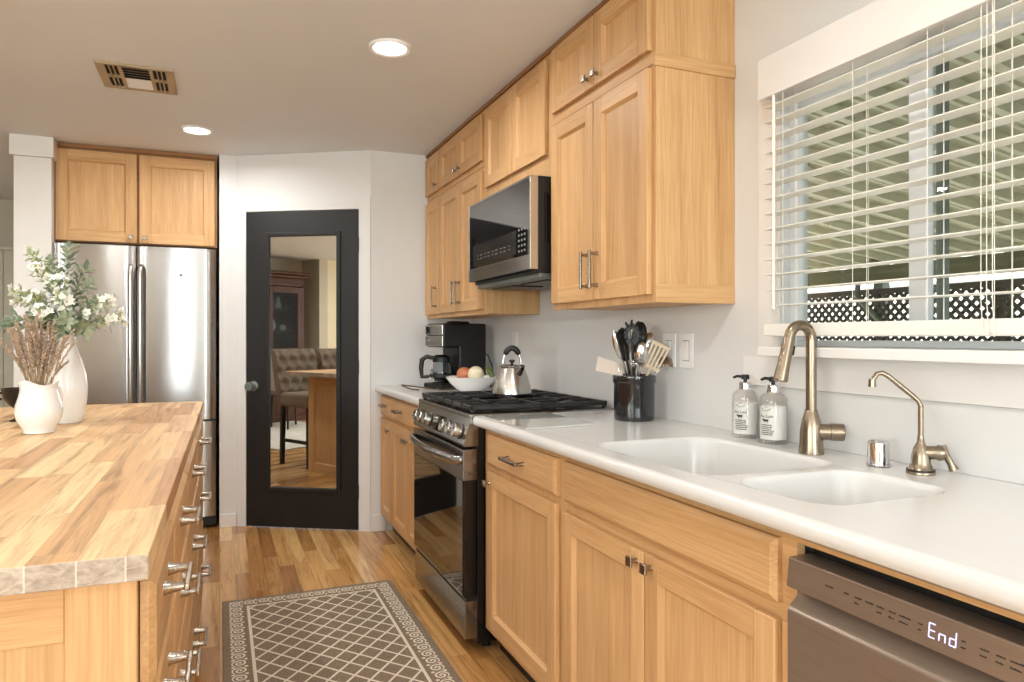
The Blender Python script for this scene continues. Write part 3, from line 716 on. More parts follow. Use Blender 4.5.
# ------------------------------------------------------------------ microwave
mw = thing('microwave', 'stainless and black over-the-range microwave below the oak cabinet', 'microwave', (1.3, 2.98, 1.49))
MY0, MY1, MX = 2.602, 3.368, 1.147
m = MB(); m.box(MX+.035, XR-.003, MY0, MY1, 1.478, 1.868, 'black_plastic', .003); m.build('case', mw)
m = MB(); m.box(MX+.004, MX+.034, MY0+.002, MY1, 1.492, 1.868, 'black_plastic', .002)
m.box(MX, MX+.034, MY0, MY0+.012, 1.492, 1.868, 'stainless', .002); m.box(MX, MX+.034, MY1-.016, MY1, 1.492, 1.868, 'stainless', .002)
m.box(MX, MX+.034, MY0+.012, MY1-.016, 1.492, 1.552, 'stainless_y', .002); m.box(MX, MX+.034, MY0+.012, MY1-.016, 1.858, 1.868, 'stainless_y', .001); d = m.build('door', mw)
m = MB(); m.box(MX+.001, MX+.005, MY0+.013, MY1-.017, 1.553, 1.857, 'black_gloss'); d2 = m.build('door_glass', d, smooth=0)
m = MB(); m.box(MX+.0004, MX+.001, MY0+.15, MY1-.07, 1.565, 1.665, 'black_enamel'); m.build('window_screen', d, smooth=0)
m = MB()
for k in range(9):
    for j in range(2): m.box(MX+.0002, MX+.0006, 2.82+k*.05, 2.835+k*.05+.01*(k % 2), 1.592+j*.016, 1.5945+j*.016, 'print_grey')
for k in range(3):
    for j in range(5): m.box(MX+.0002, MX+.0006, 2.655+k*.03, 2.668+k*.03, 1.57+j*.022, 1.578+j*.022, 'print_grey')
m.build('touch_marks', d)
m = MB(); m.box(MX+.045, XR-.01, MY0+.01, MY1-.01, 1.458, 1.480, 'alum', .004)
for k in range(2): m.box(MX+.10, 1.40, MY0+.06+k*.36, MY0+.34+k*.36, 1.452, 1.460, 'cast_iron', .002)
m.build('hood_underside', mw)
m = MB()
for k in range(5): m.box(MX+.06+k*.014, MX+.066+k*.014, MY0-.001, MY0+.001, 1.60, 1.80, 'black_enamel')
m.build('side_vents', mw)

# ------------------------------------------------------------------ dishwasher
dw = thing('dishwasher', 'bronze stainless dishwasher with a lit End display at the lower right', 'dishwasher', (1.0, .69, 0))
WY_0, WY_1 = .380, .982
m = MB(); m.box(.985, 1.5, WY_0+.004, WY_1-.004, .03, .845, 'black_plastic', .002); m.box(1.02, 1.5, WY_0+.01, WY_1-.01, 0, .10, 'black_plastic'); m.build('tub', dw)
m = MB(); m.hexa([(.926, WY_0, .780), (.985, WY_0, .780), (.985, WY_1, .780), (.926, WY_1, .780), (.932, WY_0, .832), (.985, WY_0, .832), (.985, WY_1, .832), (.932, WY_1, .832)], 'bronze_steel', .0025); cpn = m.build('control_panel', dw)
m = MB(); prof = [(.985, .105), (.935, .105), (.930, .112), (.930, .735), (.9315, .740), (.936, .746), (.962, .770), (.985, .771)]
m.prism([(x, WY_0, z) for x, z in prof], (0, WY_1-WY_0, 0), 'bronze_steel'); m.build('door', dw, smooth=30)
up = Vector((.006, 0, .052)).normalized(); dn = Vector((-.052, 0, .006)).normalized()
QF = ((.926, WY_1, .780), (0, -1, 0), tuple(up), tuple(dn))
def qm(m_, a0, a1, b0, b1, mat): m_.fbox(QF, a0, a1, b0, b1, .0, .0006, mat)
m = MB()                         # seven-segment "End"
def seg7(a, b, w_, h_, on):
    t_ = .0016
    S = {'a': (0, w_, h_-t_, h_), 'g': (0, w_, h_/2-t_/2, h_/2+t_/2), 'd': (0, w_, 0, t_), 'f': (0, t_, h_/2, h_), 'e': (0, t_, 0, h_/2), 'b': (w_-t_, w_, h_/2, h_), 'c': (w_-t_, w_, 0, h_/2)}
    for q in on:
        x0, x1, y0, y1 = S[q]; g_ = .0007
        if q in 'agd': x0 += g_; x1 -= g_
        else: y0 += g_; y1 -= g_
        qm(m, a+x0, a+x1, b+y0, b+y1, 'led')
DA = .272
seg7(DA, .016, .0105, .021, 'afged'); seg7(DA+.0155, .016, .0105, .021, 'egc'); seg7(DA+.031, .016, .0105, .021, 'bgedc')
m.build('display', cpn, label='glowing blue white display reading End')
m = MB(); rs = random.Random(3)
for a, wd, rows in ((.086, .014, 1), (.124, .008, 1), (.145, .011, 2), (.165, .013, 1), (.186, .012, 2), (.207, .010, 2), (.225, .018, 2), (.256, .005, 2), (.320, .006, 2), (.346, .011, 2), (.367, .011, 2), (.385, .016, 2), (.43, .014, 2), (.46, .014, 2), (.49, .014, 1)):
    for rr in range(rows):
        x = a
        while x < a+wd*(1 if rr == 0 else .8):
            l_ = rs.uniform(.0012, .0022); qm(m, x, x+l_, .028-rr*.0085, .028-rr*.0085+rs.uniform(.0016, .0026), 'print_dark'); x += l_+.0007
m.build('key_legends', cpn)

# ------------------------------------------------------------------ island
isl = thing('island_cabinet', 'oak kitchen island base with stacked drawers and nickel pulls', 'island', (-.6, 2.4, 0))
IX0, IX1, IY0, IY1 = -1.165, -.100, 1.165, 3.50
IT0, IT1 = .877, .915
m = MB(); m.box(IX0, IX1, IY0+.012, IY1-.012, .09, IT0, 'wood_z'); m.box(IX0+.06, IX1-.06, IY0+.07, IY1-.07, 0, .09, 'wood_x'); m.build('carcass', isl)
m = MB(); m.box(-.190, IX1+.001, IY0-.004, IY0+.03, .0, IT0, 'wood_z', .003); m.build('corner_post', isl)
m = MB(); m.box(IX0, IX0+.10, IY0-.004, IY0+.03, 0, IT0, 'wood_z', .003); m.build('corner_post', isl)
m = MB(); m.box(IX0+.10, -.191, IY0+.004, IY0+.02, .79, IT0, 'wood_x', .002); m.build('end_rail', isl)
m = MB(); m.box(IX0+.10, -.191, IY0+.004, IY0+.02, 0, .13, 'wood_x', .002); m.build('end_rail', isl)
m = MB(); m.box(IX0+.10, -.191, IY0+.011, IY0+.014, .12, .80, 'wood_z'); m.build('end_panel', isl)
F = frame((IX0, IY1-.012, 0), '+y'); F = ((IX1, IY1-.012, 0), (-1, 0, 0), (0, 0, 1), (0, 1, 0))
dl = door_leaf(isl, F, .0, .52, .0, .875, 'far_end_panel', sw=.085); door_leaf(isl, F, .522, 1.042, .0, .875, 'far_end_panel', sw=.085)
F = frame((IX1+.003, IY0, 0), '+x')
cols = [(.012, .40), (.41, .93), (.94, 1.63), (1.64, 2.31)]
for ci, (a0, a1) in enumerate(cols):
    rows = [(.705, .862), (.545, .698), (.335, .538), (.10, .328)] if ci < 2 else [(.70, .862), (.42, .693), (.10, .413)]
    for b0, b1 in rows:
        dr = drawer_front(isl, F, a0, a1, b0, b1, th=.021); pull(dr, F, (a0+a1)/2, (b0+b1)/2+.02, .13, c=.021, proj=.036, flare=True)
m = MB(); m.box(-1.215, -.081, 1.128, 3.702, IT0, IT1, 'butcher', .003); m.bm.normal_update()
bb_i = m.mi('end_grain')
for f in m.bm.faces:
    if abs(f.normal.y) > .9: f.material_index = bb_i
bb = single(m, 'butcher_block', (-.65, 2.4, IT0), 'butcher-block wood top of the kitchen island under the white pitchers', 'worktop')
bb.rotation_euler.z = isl.rotation_euler.z = R(-.49)       # the island stands a touch askew

# ------------------------------------------------------------------ lights and vent in the ceiling
def lamp(x, y, label, k):
    t = thing('recessed_light', label, 'light', (x, y, CZ-.012), group='recessed ceiling lights')
    m = MB(); m.lathe([(.086, .012), (.086, .006), (.082, .001), (.070, .003), (.0655, .008)], 'plastic_white', (x, y, CZ-.012), 40); m.build('trim_ring', t)
    m = MB(); m.lathe([(0, .006), (.066, .006)], 'lamp_glow', (x, y, CZ-.012), 40); m.build('diffuser', t)
    a = area('recessed_light_beam', (x, y, CZ-.014), (0, 0, 0), .12, .12, LAMP_POWER, (1, .985, .965), 'DISK', 170)
    a.parent = t; a.location = (0, 0, -.004)
lamp(.637, 2.85, 'round lit recessed ceiling light over the range side, nearest the camera', 0)
lamp(-.117, 4.40, 'round lit recessed ceiling light in front of the refrigerator cabinet', 1)
lamp(-.79, 2.92, 'recessed light over the island, seen as a bright oval reflected in the window', 2)
k = 3
for x, y in ((.637, .9), (-.79, .9), (.3, -1.3), (-1.6, -1.3), (-3.2, .9), (-3.4, 2.6), (-3.0, -1.3), (-2.6, 5.6), (-2.0, 3.9), (-2.1, 1.9)):  # unseen lamps added to light the room; last two brighten the mirrored side
    lamp(x, y, 'added round recessed ceiling light out of view behind or left of the camera', k); k += 1
vt = thing('ceiling_vent', 'beige metal ceiling air vent with louvre slots', 'vent', (-.34, 3.61, CZ))
VX0, VX1, VY0, VY1, VZ = -.492, -.186, 3.450, 3.778, CZ-.010
VY1 = 3.70
VY0, VY1 = 3.45, 3.778
m = MB()
m.box(VX0, VX1, VY0, VY0+.02, VZ, CZ, 'gold_vent', .002); m.box(VX0, VX1, VY1-.02, VY1, VZ, CZ, 'gold_vent', .002)
m.box(VX0, VX0+.035, VY0+.02, VY1-.02, VZ, CZ, 'gold_vent', .002); m.box(VX1-.035, VX1, VY0+.02, VY1-.02, VZ, CZ, 'gold_vent', .002)
m.box(VX0+.085, VX0+.10, VY0+.02, VY1-.02, VZ+.001, CZ, 'gold_vent'); m.box(VX1-.10, VX1-.085, VY0+.02, VY1-.02, VZ+.001, CZ, 'gold_vent')
m.box(VX0+.035, VX0+.085, (VY0+VY1)/2-.012, (VY0+VY1)/2+.012, VZ+.001, CZ, 'gold_vent'); m.box(VX1-.085, VX1-.035, (VY0+VY1)/2-.012, (VY0+VY1)/2+.012, VZ+.001, CZ, 'gold_vent')
m.build('frame', vt)
m = MB()
for k in range(9):
    y = VY0+.028+k*.033; m.hexa([(VX0+.10, y, VZ+.001), (VX1-.10, y, VZ+.001), (VX1-.10, y+.002, VZ+.001), (VX0+.10, y+.002, VZ+.001), (VX0+.10, y+.022 if k < 5 else y-.012, CZ-.001), (VX1-.10, y+.022 if k < 5 else y-.012, CZ-.001), (VX1-.10, y+.024 if k < 5 else y-.010, CZ-.001), (VX0+.10, y+.024 if k < 5 else y-.010, CZ-.001)], 'trim')
for x0 in (VX0+.035, VX1-.085):
    for k in range(2): m.box(x0+.014+k*.017, x0+.019+k*.017, VY0+.02, VY1-.02, VZ+.001, CZ, 'gold_vent')
m.build('louvres', vt)
m = MB(); m.box(VX0+.01, VX1-.01, VY0+.01, VY1-.01, CZ-.0015, CZ-.0005, 'vent_dark'); m.build('duct', vt)

# ------------------------------------------------------------------ rug
m = MB(); m.box(RX0, RX1, RY0, RY1, .001, .011, 'rug', .003)
rug = single(m, 'rug', ((RX0+RX1)/2, (RY0+RY1)/2, 0), 'taupe runner rug with cream diamond lattice and scroll border on the wood floor', 'rug')

# ------------------------------------------------------------------ blind and valance
vl = thing('window_valance', 'white box valance over the window blind', 'valance', (1.46, 1.2, 1.91))
m = MB(); m.box(1.460, 1.474, .74, 1.662, 1.912, 2.03, 'trim', .002); m.box(1.474, XR-.0105, 1.648, 1.662, 1.912, 2.03, 'trim', .002); m.box(1.474, 1.534, .74, 1.648, 2.018, 2.03, 'trim', .001); m.build('fascia', vl)
bl = thing('window_blind', 'white horizontal slat blind hanging in front of the kitchen window', 'blind', (1.5, 1.2, 1.2))
m = MB(); m.box(1.480, 1.530, .79, 1.646, 1.918, 1.955, 'trim', .002); m.build('headrail', bl)
SY0, SY1 = .79, 1.652
z = 1.890; zs = []
while z > 1.275: zs.append(z); z -= .0445
for z in zs:
    m = MB(); m.box(1.476, 1.527, SY0, SY1, z-.0016, z+.0016, 'blind', .001); m.build('slat', bl)
m = MB(); m.box(1.474, 1.530, SY0, SY1, 1.222, 1.258, 'blind', .004); m.build('bottom_rail', bl)
for y in (1.575, 1.335, 1.13, .98, .85):
    m = MB()
    for x in (1.4745, 1.5285): m.tube([(x, y, 1.22), (x, y, 1.93)], .0009, 'cord', 5)
    m.tube([(1.50, y-.02, 1.22), (1.50, y-.02, 1.93)], .0009, 'cord', 5)
    m.build('ladder_cord', bl)
m = MB(); m.tube([(1.468, 1.604, 1.925), (1.467, 1.604, 1.30)], .0045, 'blind', 8); m.build('tilt_wand', bl)
m = MB()
for q in range(3): m.tube([(1.471, 1.005-.012*q, 1.93), (1.470, 1.005-.012*q, 1.30), (1.468, 1.0-.012*q, 1.235), (1.464, .985-.01*q, 1.228)], .001, 'cord', 5)
m.build('lift_cords', bl)

# ------------------------------------------------------------------ outside: patio cover, lattice, neighbour
m = MB(); m.box(1.66, 14, -6, 14, -.75, -.70, 'concrete'); struct(m, 'ground_patio')
pr = thing('patio_cover', 'olive ribbed metal patio roof seen through the window blind', 'patio roof', (3, 1, 2.2))
def roof_z(x): return 2.23-.145*(x-1.65)
m = MB(); m.hexa([(1.66, -1, roof_z(1.66)), (4.75, -1, roof_z(4.75)), (4.75, 6.2, roof_z(4.75)), (1.66, 6.2, roof_z(1.66)), (1.66, -1, roof_z(1.66)+.03), (4.75, -1, roof_z(4.75)+.03), (4.75, 6.2, roof_z(4.75)+.03), (1.66, 6.2, roof_z(1.66)+.03)], 'patio_pan'); m.build('roof_pan', pr)
m = MB()
y = -.95
while y < 6.0:
    for dy, wd, dp in ((0, .030, .045), (.055, .018, .02), (.095, .018, .02)):
        m.hexa([(1.67, y+dy, roof_z(1.67)-dp), (4.7, y+dy, roof_z(4.7)-dp), (4.7, y+dy+wd, roof_z(4.7)-dp), (1.67, y+dy+wd, roof_z(1.67)-dp), (1.67, y+dy-.006, roof_z(1.67)+.001), (4.7, y+dy-.006, roof_z(4.7)+.001), (4.7, y+dy+wd+.006, roof_z(4.7)+.001), (1.67, y+dy+wd+.006, roof_z(1.67)+.001)], 'patio_rib')
    y += .205
m.build('roof_ribs', pr)
m = MB(); m.box(4.50, 4.62, -1, 6.2, 1.635, 1.745, 'olive_beam', .004); m.build('header_beam', pr)
for y in (1.2, 3.95, 6.6):
    m = MB(); m.box(4.62, 4.70, y-.04, y+.04, -.70, 1.80, 'alum', .004); m.build('post', pr)
m = MB(); m.tube([(5.25, -3, 1.655), (5.25, 10, 1.655)], .042, 'white_beam', 14); single(m, 'white_rail', (5.25, 3, 1.655), 'bright white pipe rail running along the top of the lattice outside', 'rail')
m = MB(); m.tube([(4.44, 3.97, 1.62), (4.43, 3.97, 1.52), (4.43, 3.80, 1.36), (4.44, 3.72, 1.28)], .02, 'alum', 10); single(m, 'downspout', (4.44, 3.9, 1.4), 'grey bent downspout pipe in front of the lattice outside', 'pipe')
lt = thing('lattice_fence', 'dark diagonal lattice fence beyond the patio outside the window', 'fence', (4.55, 3, 0))
LZ0, LZ1 = .55, 1.55
def strips(m_, y0, y1, sgn, x):
    p = .0715; hgt = LZ1-LZ0; wd = .024; y = y0-hgt
    while y < y1+hgt:
        a0, a1 = (y, y+hgt) if sgn > 0 else (y+hgt, y)
        z0, z1 = LZ0, LZ1; A, B = (a0, z0), (a1, z1)
        # clip to panel
        def clip(A, B):
            (ya, za), (yb, zb) = A, B
            t0, t1 = 0.0, 1.0; d = yb-ya
            for lim, s_ in ((y0, 1), (y1, -1)):
                if abs(d) < 1e-9: continue
                t_ = (lim-ya)/d
                if (d > 0) == (s_ > 0): t0 = max(t0, t_)
                else: t1 = min(t1, t_)
            if t0 >= t1-.02: return None
            return (ya+d*t0, za+(zb-za)*t0), (ya+d*t1, za+(zb-za)*t1)
        c_ = clip(A, B)
        if c_:
            (ya, za), (yb, zb) = c_; h = wd/2/math.sqrt(2)*1.0; s2 = 1 if sgn > 0 else -1
            n_ = (-h*s2, h)
            q = [(x, ya+n_[0], za+n_[1]), (x, yb+n_[0], zb+n_[1]), (x, yb-n_[0], zb-n_[1]), (x, ya-n_[0], za-n_[1])]
            m_.prism(q, (.008, 0, 0), 'lattice')
        y += p
for y0, y1 in ((.6, 3.0), (3.0, 5.4), (5.4, 7.8)):
    m = MB(); strips(m, y0, y1, 1, 4.55); strips(m, y0, y1, -1, 4.559); m.build('lattice_panel', lt, smooth=0)
m = MB(); m.box(4.54, 4.58, .6, 7.8, LZ1-.01, LZ1+.03, 'lattice'); m.box(4.54, 4.58, .6, 7.8, LZ0-.03, LZ0+.01, 'lattice')
for y in (.6, 3.0, 5.4, 7.8): m.box(4.56, 4.62, y-.04, y+.04, -.70, LZ1, 'lattice')
m.build('lattice_frame', lt)
m = MB(); m.box(8.6, 8.8, -3, 14, -.7, 2.4, 'stucco'); nb = single(m, 'neighbour_wall', (8.7, 5, -.7), 'sunlit white wall seen through the holes of the lattice', 'wall', kind='structure')
rs = random.Random(11)
for (hx, hy, hw_, hh, lab) in ((6.2, 3.4, .75, 1.75, 'yellow-green shrub behind the right half of the lattice'), (6.3, 1.5, .8, 1.85, 'yellow-green shrub farthest right behind the lattice')):
    m = MB()
    for k in range(1500):
        a = rs.uniform(0, 6.283); zz = rs.uniform(0, 1)**.8; rad = hw_*math.sin(min(1, .25+zz)*math.pi*.85)*(.7+.3*rs.random())
        c = Vector((hx+rad*.7*math.cos(a), hy+rad*math.sin(a), -.7+hh*zz)); s_ = rs.uniform(.03, .065)
        u_ = Vector((rs.uniform(-1, 1), rs.uniform(-1, 1), rs.uniform(-1, 1))).normalized(); v_ = u_.orthogonal().normalized()
        m.poly([c-u_*s_, c+v_*s_*.5, c+u_*s_, c-v_*s_*.5], 'hedge')
    t = thing('shrub', lab, 'shrub', (hx, hy, -.7)); m.build('foliage', t, smooth=0)
    m = MB(); m.tube([(hx, hy, -.7), (hx+.02, hy, .3)], [.04, .02], 'lattice', 8); m.build('trunk', t)

# ------------------------------------------------------------------ things on the island
def scalloped(m_, prof, c, lip, seg=56):
    """lathe whose last ring waves and pours like a pitcher lip (towards +x local)"""
    rings = m_.lathe(prof, 'ceramic', c, seg)
    for wgt, ring in ((1.0, rings[lip]), (1.0, rings[lip+1]), (.55, rings[lip-1]), (.55, rings[lip+2] if lip+2 < len(rings) else rings[lip])):
        for v in ring:
            a = math.atan2(v.co.y-c[1], v.co.x-c[0])
            v.co.z += wgt*(.005*math.cos(3*a)+.006*max(0, math.cos(a))**6)
            r_ = 1+wgt*.08*max(0, math.cos(a))**6
            v.co.x = c[0]+(v.co.x-c[0])*r_; v.co.y = c[1]+(v.co.y-c[1])*r_
jug = thing('pitcher', 'small white ceramic pitcher with a wavy rim holding dried lavender', 'pitcher', (-.530, 2.665, IT1), R(150))
m = MB()
scalloped(m, [(0, 0), (.046, 0), (.050, .004), (.049, .012), (.056, .022), (.070, .045), (.076, .068), (.073, .090), (.064, .115), (.059, .135), (.059, .148), (.062, .158), (.060, .159), (.056, .150), (.056, .130), (.061, .100), (.066, .07), (.05, .025), (0, .012)], (0, 0, 0), 11)
m.build('body', jug, local=True)
m = MB(); m.tube([(-.058, 0, .140), (-.077, 0, .146), (-.094, 0, .132), (-.100, 0, .105), (-.092, 0, .075), (-.072, 0, .055)], [.007, .0075, .007, .0065, .007, .008], 'ceramic', 10, flat=1.4); m.build('handle', jug, local=True)
jug.rotation_euler.z = R(238); jug.scale = (.87, .87, 1)
vase = thing('pitcher', 'tall white ceramic bottle pitcher with leafy white flowers behind the small pitcher', 'pitcher', (-.500, 2.943, IT1), R(-60)); vase.scale = (.97, .97, 1.2)
m = MB()
rings = m.lathe([(0, 0), (.042, 0), (.046, .004), (.056, .03), (.064, .07), (.066, .105), (.060, .145), (.047, .185), (.034, .215), (.026, .24), (.0225, .262), (.024, .280), (.027, .287), (.024, .287), (.020, .265), (.023, .235), (.042, .185), (.055, .12), (.05, .03), (0, .01)], 'ceramic', (0, 0, 0), 44)
for wgt, ring in ((1, rings[12]), (1, rings[13]), (.6, rings[11]), (.5, rings[14])):
    for v in ring:
        a = math.atan2(v.co.y, v.co.x); q = max(0, math.cos(a-R(-20)))**3; v.co.z += wgt*.012*q; v.co.x *= 1+wgt*.25*q; v.co.y *= 1+wgt*.25*q
m.build('body', vase, local=True)
m = MB(); m.tube([(-.021, 0, .255), (-.055, 0, .262), (-.078, 0, .24), (-.084, 0, .20), (-.074, 0, .165), (-.054, 0, .15)], .0065, 'ceramic', 10, flat=1.4); m.build('handle', vase, local=True)
gob = thing('goblet', 'black footed goblet bowl partly hidden behind the small white pitcher', 'goblet', (-.672, 3.078, IT1)); gob.scale = (.88, .88, .88)
m = MB(); m.lathe([(0, 0), (.036, 0), (.036, .004), (.018, .012), (.012, .03), (.016, .05), (.040, .068), (.058, .095), (.062, .125), (.066, .136), (.062, .136), (.057, .122), (.05, .095), (.03, .072), (0, .066)], 'black_enamel', (0, 0, 0), 30); m.build('bowl', gob, local=True)
m = MB()
for q in (-1, 1): m.tube([(q*.060, 0, .115), (q*.082, 0, .122), (q*.084, 0, .098), (q*.062, 0, .090)], .005, 'black_enamel', 8)
m.build('handle', gob, local=True)

# stems: helper working in the camera-independent frame of the island (right, away, up)
RV = Vector((math.cos(R(YAW)), -math.sin(R(YAW)), 0)); FV = Vector((math.sin(R(YAW)), math.cos(R(YAW)), 0)); UV_ = Vector((0, 0, 1))
def bez(p0, p1, p2, n):
    return [p0*(1-t)**2+p1*2*t*(1-t)+p2*t*t for t in [k/n for k in range(n+1)]]
def leaf(m_, base, d, nrm, ln, wd, mat):
    d = d.normalized(); s_ = d.cross(nrm).normalized(); n2 = s_.cross(d)
    pts = [base, base+d*ln*.3+s_*wd*.42+n2*ln*.04, base+d*ln*.62+s_*wd*.46+n2*ln*.03, base+d*ln-n2*ln*.03, base+d*ln*.62-s_*wd*.46+n2*ln*.03, base+d*ln*.3-s_*wd*.42+n2*ln*.04]
    mid = base+d*ln*.5-n2*ln*.03
    i = m_.mi(mat); v = [m_.bm.verts.new(p) for p in pts]; c_ = m_.bm.verts.new(mid)
    for k in range(6):
        f = m_.bm.faces.new((v[k], v[(k+1) % 6], c_)); f.material_index = i
def flower(m_, c_, d, size, rs_):
    d = d.normalized(); o = d.orthogonal().normalized(); o2 = d.cross(o)
    m_.tube([c_-d*size*.5, c_-d*size*.1, c_+d*size*.12], [size*.10, size*.16, size*.05], 'bud', 6)
    n = 5; ph = rs_.uniform(0, 6.28); op = rs_.uniform(.35, .8)
    for k in range(n):
        a = ph+6.2832*k/n; q = o*math.cos(a)+o2*math.sin(a); leaf(m_, c_, d*(1.1-op)+q*op, q*-.3+d, size*rs_.uniform(.8, 1.05), size*.62, 'petal')
mouth = Vector((-.500, 2.943, IT1+.325))
rs = random.Random(21)
def spray(tip_u, tip_v, dep, flowers, dark, nleaf=42):
    """one stem from the pitcher's mouth to a tip given as metres right / up of the mouth"""
    p0 = mouth+Vector((rs.uniform(-.010, .010), rs.uniform(-.010, .010), -.06)); p2 = mouth+RV*tip_u+UV_*tip_v+FV*dep
    p1 = mouth+RV*tip_u*.22+UV_*(max(.035, tip_v*.72)+.015)+FV*dep*.3
    pts = bez(p0, p1, p2, 12)
    base = (mouth.x, mouth.y, IT1+.25)
    t = thing('flower_stem' if flowers else 'leafy_stem', 'stem of small white blossoms standing in the tall white pitcher' if flowers else 'sage-green leafy stem standing in the tall white pitcher', 'flower' if flowers else 'foliage', base, group='white blossom stems' if flowers else 'sage leaf stems')
    m_ = MB(); m_.tube(pts, [.0018-.001*k/12 for k in range(13)], 'stem', 6); m_.build('stem', t)
    m_ = MB(); fl = MB(); nf = 0
    for k in range(nleaf):
        f = .30+.70*(k+1)/nleaf; j = min(11, int(f*12)); q = f*12-j; c_ = pts[j].lerp(pts[j+1], q); tg = (pts[j+1]-pts[j]).normalized()
        a = k*2.4+rs.uniform(-.5, .5); o = tg.orthogonal().normalized(); o2 = tg.cross(o); sd_ = o*math.cos(a)+o2*math.sin(a)
        d = (sd_*1.0+tg*.55).normalized(); ln = rs.uniform(.022, .038)*(1 if not flowers else .8)
        c2 = c_+sd_*.012 if k % 2 else c_
        leaf(m_, c2, d, tg+sd_*rs.uniform(-.6, .3), ln, ln*.52, 'leaf_dark' if (dark and k % 3) else 'leaf')
        if flowers and k % 5 < 2 and f > .45:
            flower(fl, c_+sd_*rs.uniform(.012, .028)+tg*.008, sd_+tg*.9+UV_*.4, rs.uniform(.017, .025), rs); nf += 1
    if flowers: flower(fl, p2, (pts[12]-pts[11]), .026, rs)
    m_.build('leaves', t, smooth=0)
    if flowers: fl.build('blossoms', t, smooth=0)
    else: fl.bm.free()
S = 2.56/713                     # metres per pixel at the bouquet
for (u, v, dp, fl, dk) in [(62, 249, .03, 0, 1), (54, 262, -.03, 0, 0), (76, 268, .06, 0, 1), (26, 254, .02, 1, 0), (34, 262, .06, 0, 0), (14, 293, 0, 1, 0), (2, 320, .04, 0, 1), (14, 326, -.05, 0, 1), (44, 272, -.05, 1, 0),
        (84, 282, .05, 0, 0), (66, 280, -.06, 1, 0), (96, 306, 0, 0, 1), (115, 300, -.04, 1, 0), (117, 316, .02, 1, 0), (94, 330, -.05, 0, 0), (100, 322, .05, 0, 1), (22, 312, .05, 0, 1), (50, 300, -.09, 1, 0), (60, 315, -.11, 1, 0), (78, 300, -.09, 1, 0), (34, 300, -.08, 1, 0), (32, 326, -.07, 0, 1), (84, 322, -.10, 0, 0), (74, 332, -.08, 0, 1), (46, 324, -.10, 0, 1)]:
    spray((u-67)*S, (331.5-v)*S, dp, fl, dk)
rs = random.Random(5)
jm = Vector((-.530, 2.665, IT1+.150)); S2 = 2.27/713
for k in range(60):
    u = rs.gauss(0, 18); u = max(-31, min(33, u)); v = rs.uniform(48, 72)-abs(u)*.42
    if k == 0: u, v = -34, 30
    if k == 1: u, v = 29, 24
    b = Vector((rs.uniform(-.02, .02), rs.uniform(-.02, .02), 0))
    p0 = jm+b*.6+Vector((0, 0, -.10)); p2 = jm+RV*u*S2+UV_*v*S2+FV*rs.uniform(-.05, .05); p1 = jm+b*1.2+RV*u*S2*.35+UV_*v*S2*.4
    pts = bez(p0, p1, p2, 8)
    t = thing('lavender_sprig', 'dried brown lavender sprig standing in the small white pitcher', 'dried flower', (jm.x, jm.y, IT1+.05), group='dried lavender sprigs')
    m = MB(); m.tube(pts, .0011, 'dried_stem', 5); m.build('stem', t)
    m = MB(); L_ = (p2-p1).length
    for q in range(44):
        f = .48+.52*q/43; j = min(7, int(f*8)); c_ = pts[j].lerp(pts[j+1], f*8-j); tg = (pts[j+1]-pts[j]).normalized(); o = tg.orthogonal().normalized(); a = q*2.4
        sd_ = o*math.cos(a)+tg.cross(o)*math.sin(a); leaf(m, c_, sd_*.55+tg, tg-sd_, rs.uniform(.008, .013), .006, 'dried')
    m.build('flower_spike', t, smooth=0)

# ------------------------------------------------------------------ things on the counter
# coffee maker (front looks to local -y)
cm = thing('coffee_maker', 'black and stainless drip coffee maker in the counter corner', 'coffee maker', (1.290, 4.06, CT1), R(-76))
m = MB(); m.box(-.10, .10, -.02, .17, 0, .385, 'black_plastic', .012); m.box(-.10, .10, -.15, -.02, 0, .035, 'black_plastic', .010); m.build('body', cm, local=True)
m = MB(); m.box(-.10, .10, -.13, .0, .245, .385, 'black_plastic', .012); m.build('brew_head', cm, local=True)
m = MB(); m.box(-.098, .098, -.137, -.128, .252, .312, 'stainless', .004); m.box(-.098, .098, -.137, -.128, .316, .376, 'stainless', .004); d = m.build('front_plate', cm, local=True)
m = MB(); m.box(-.085, -.04, -.1395, -.136, .325, .366, 'black_gloss', .002); m.build('clock_display', d, local=True)
m = MB(); m.lathe([(.012, 0), (.012, .004), (0, .005)], 'chrome', (-.062, -.137, .282), 16, (0, -1, 0)); m.build('dial', d, local=True)
m = MB(); m.lathe([(0, .385), (.07, .385), (.072, .390), (.06, .398), (0, .400)], 'black_plastic', (0, .03, 0), 28); m.build('lid', cm, local=True)
cf = m = MB(); m.lathe([(0, .037), (.050, .037), (.062, .045), (.070, .075), (.069, .11), (.058, .145), (.046, .16), (.046, .163), (.056, .146), (.066, .11), (.067, .076), (.06, .05), (0, .041)], 'carafe', (0, -.085, 0), 30); ca = m.build('carafe', cm, local=True)
m = MB(); m.lathe([(.048, .157), (.052, .16), (.052, .185), (.035, .20), (0, .202)], 'black_plastic', (0, -.085, 0), 26); m.lathe([(.0705, .070), (.0715, .073), (.0715, .085), (.0705, .088)], 'black_plastic', (0, -.085, 0), 30); m.build('carafe_lid', ca, local=True)
m = MB(); m.lathe([(0, .043), (.058, .05), (.064, .075), (.064, .098), (0, .098)], 'coffee', (0, -.085, 0), 26); m.build('coffee', ca, local=True)
hd = Vector((-.55, -.83, 0)).normalized(); hc = Vector((0, -.085, 0))
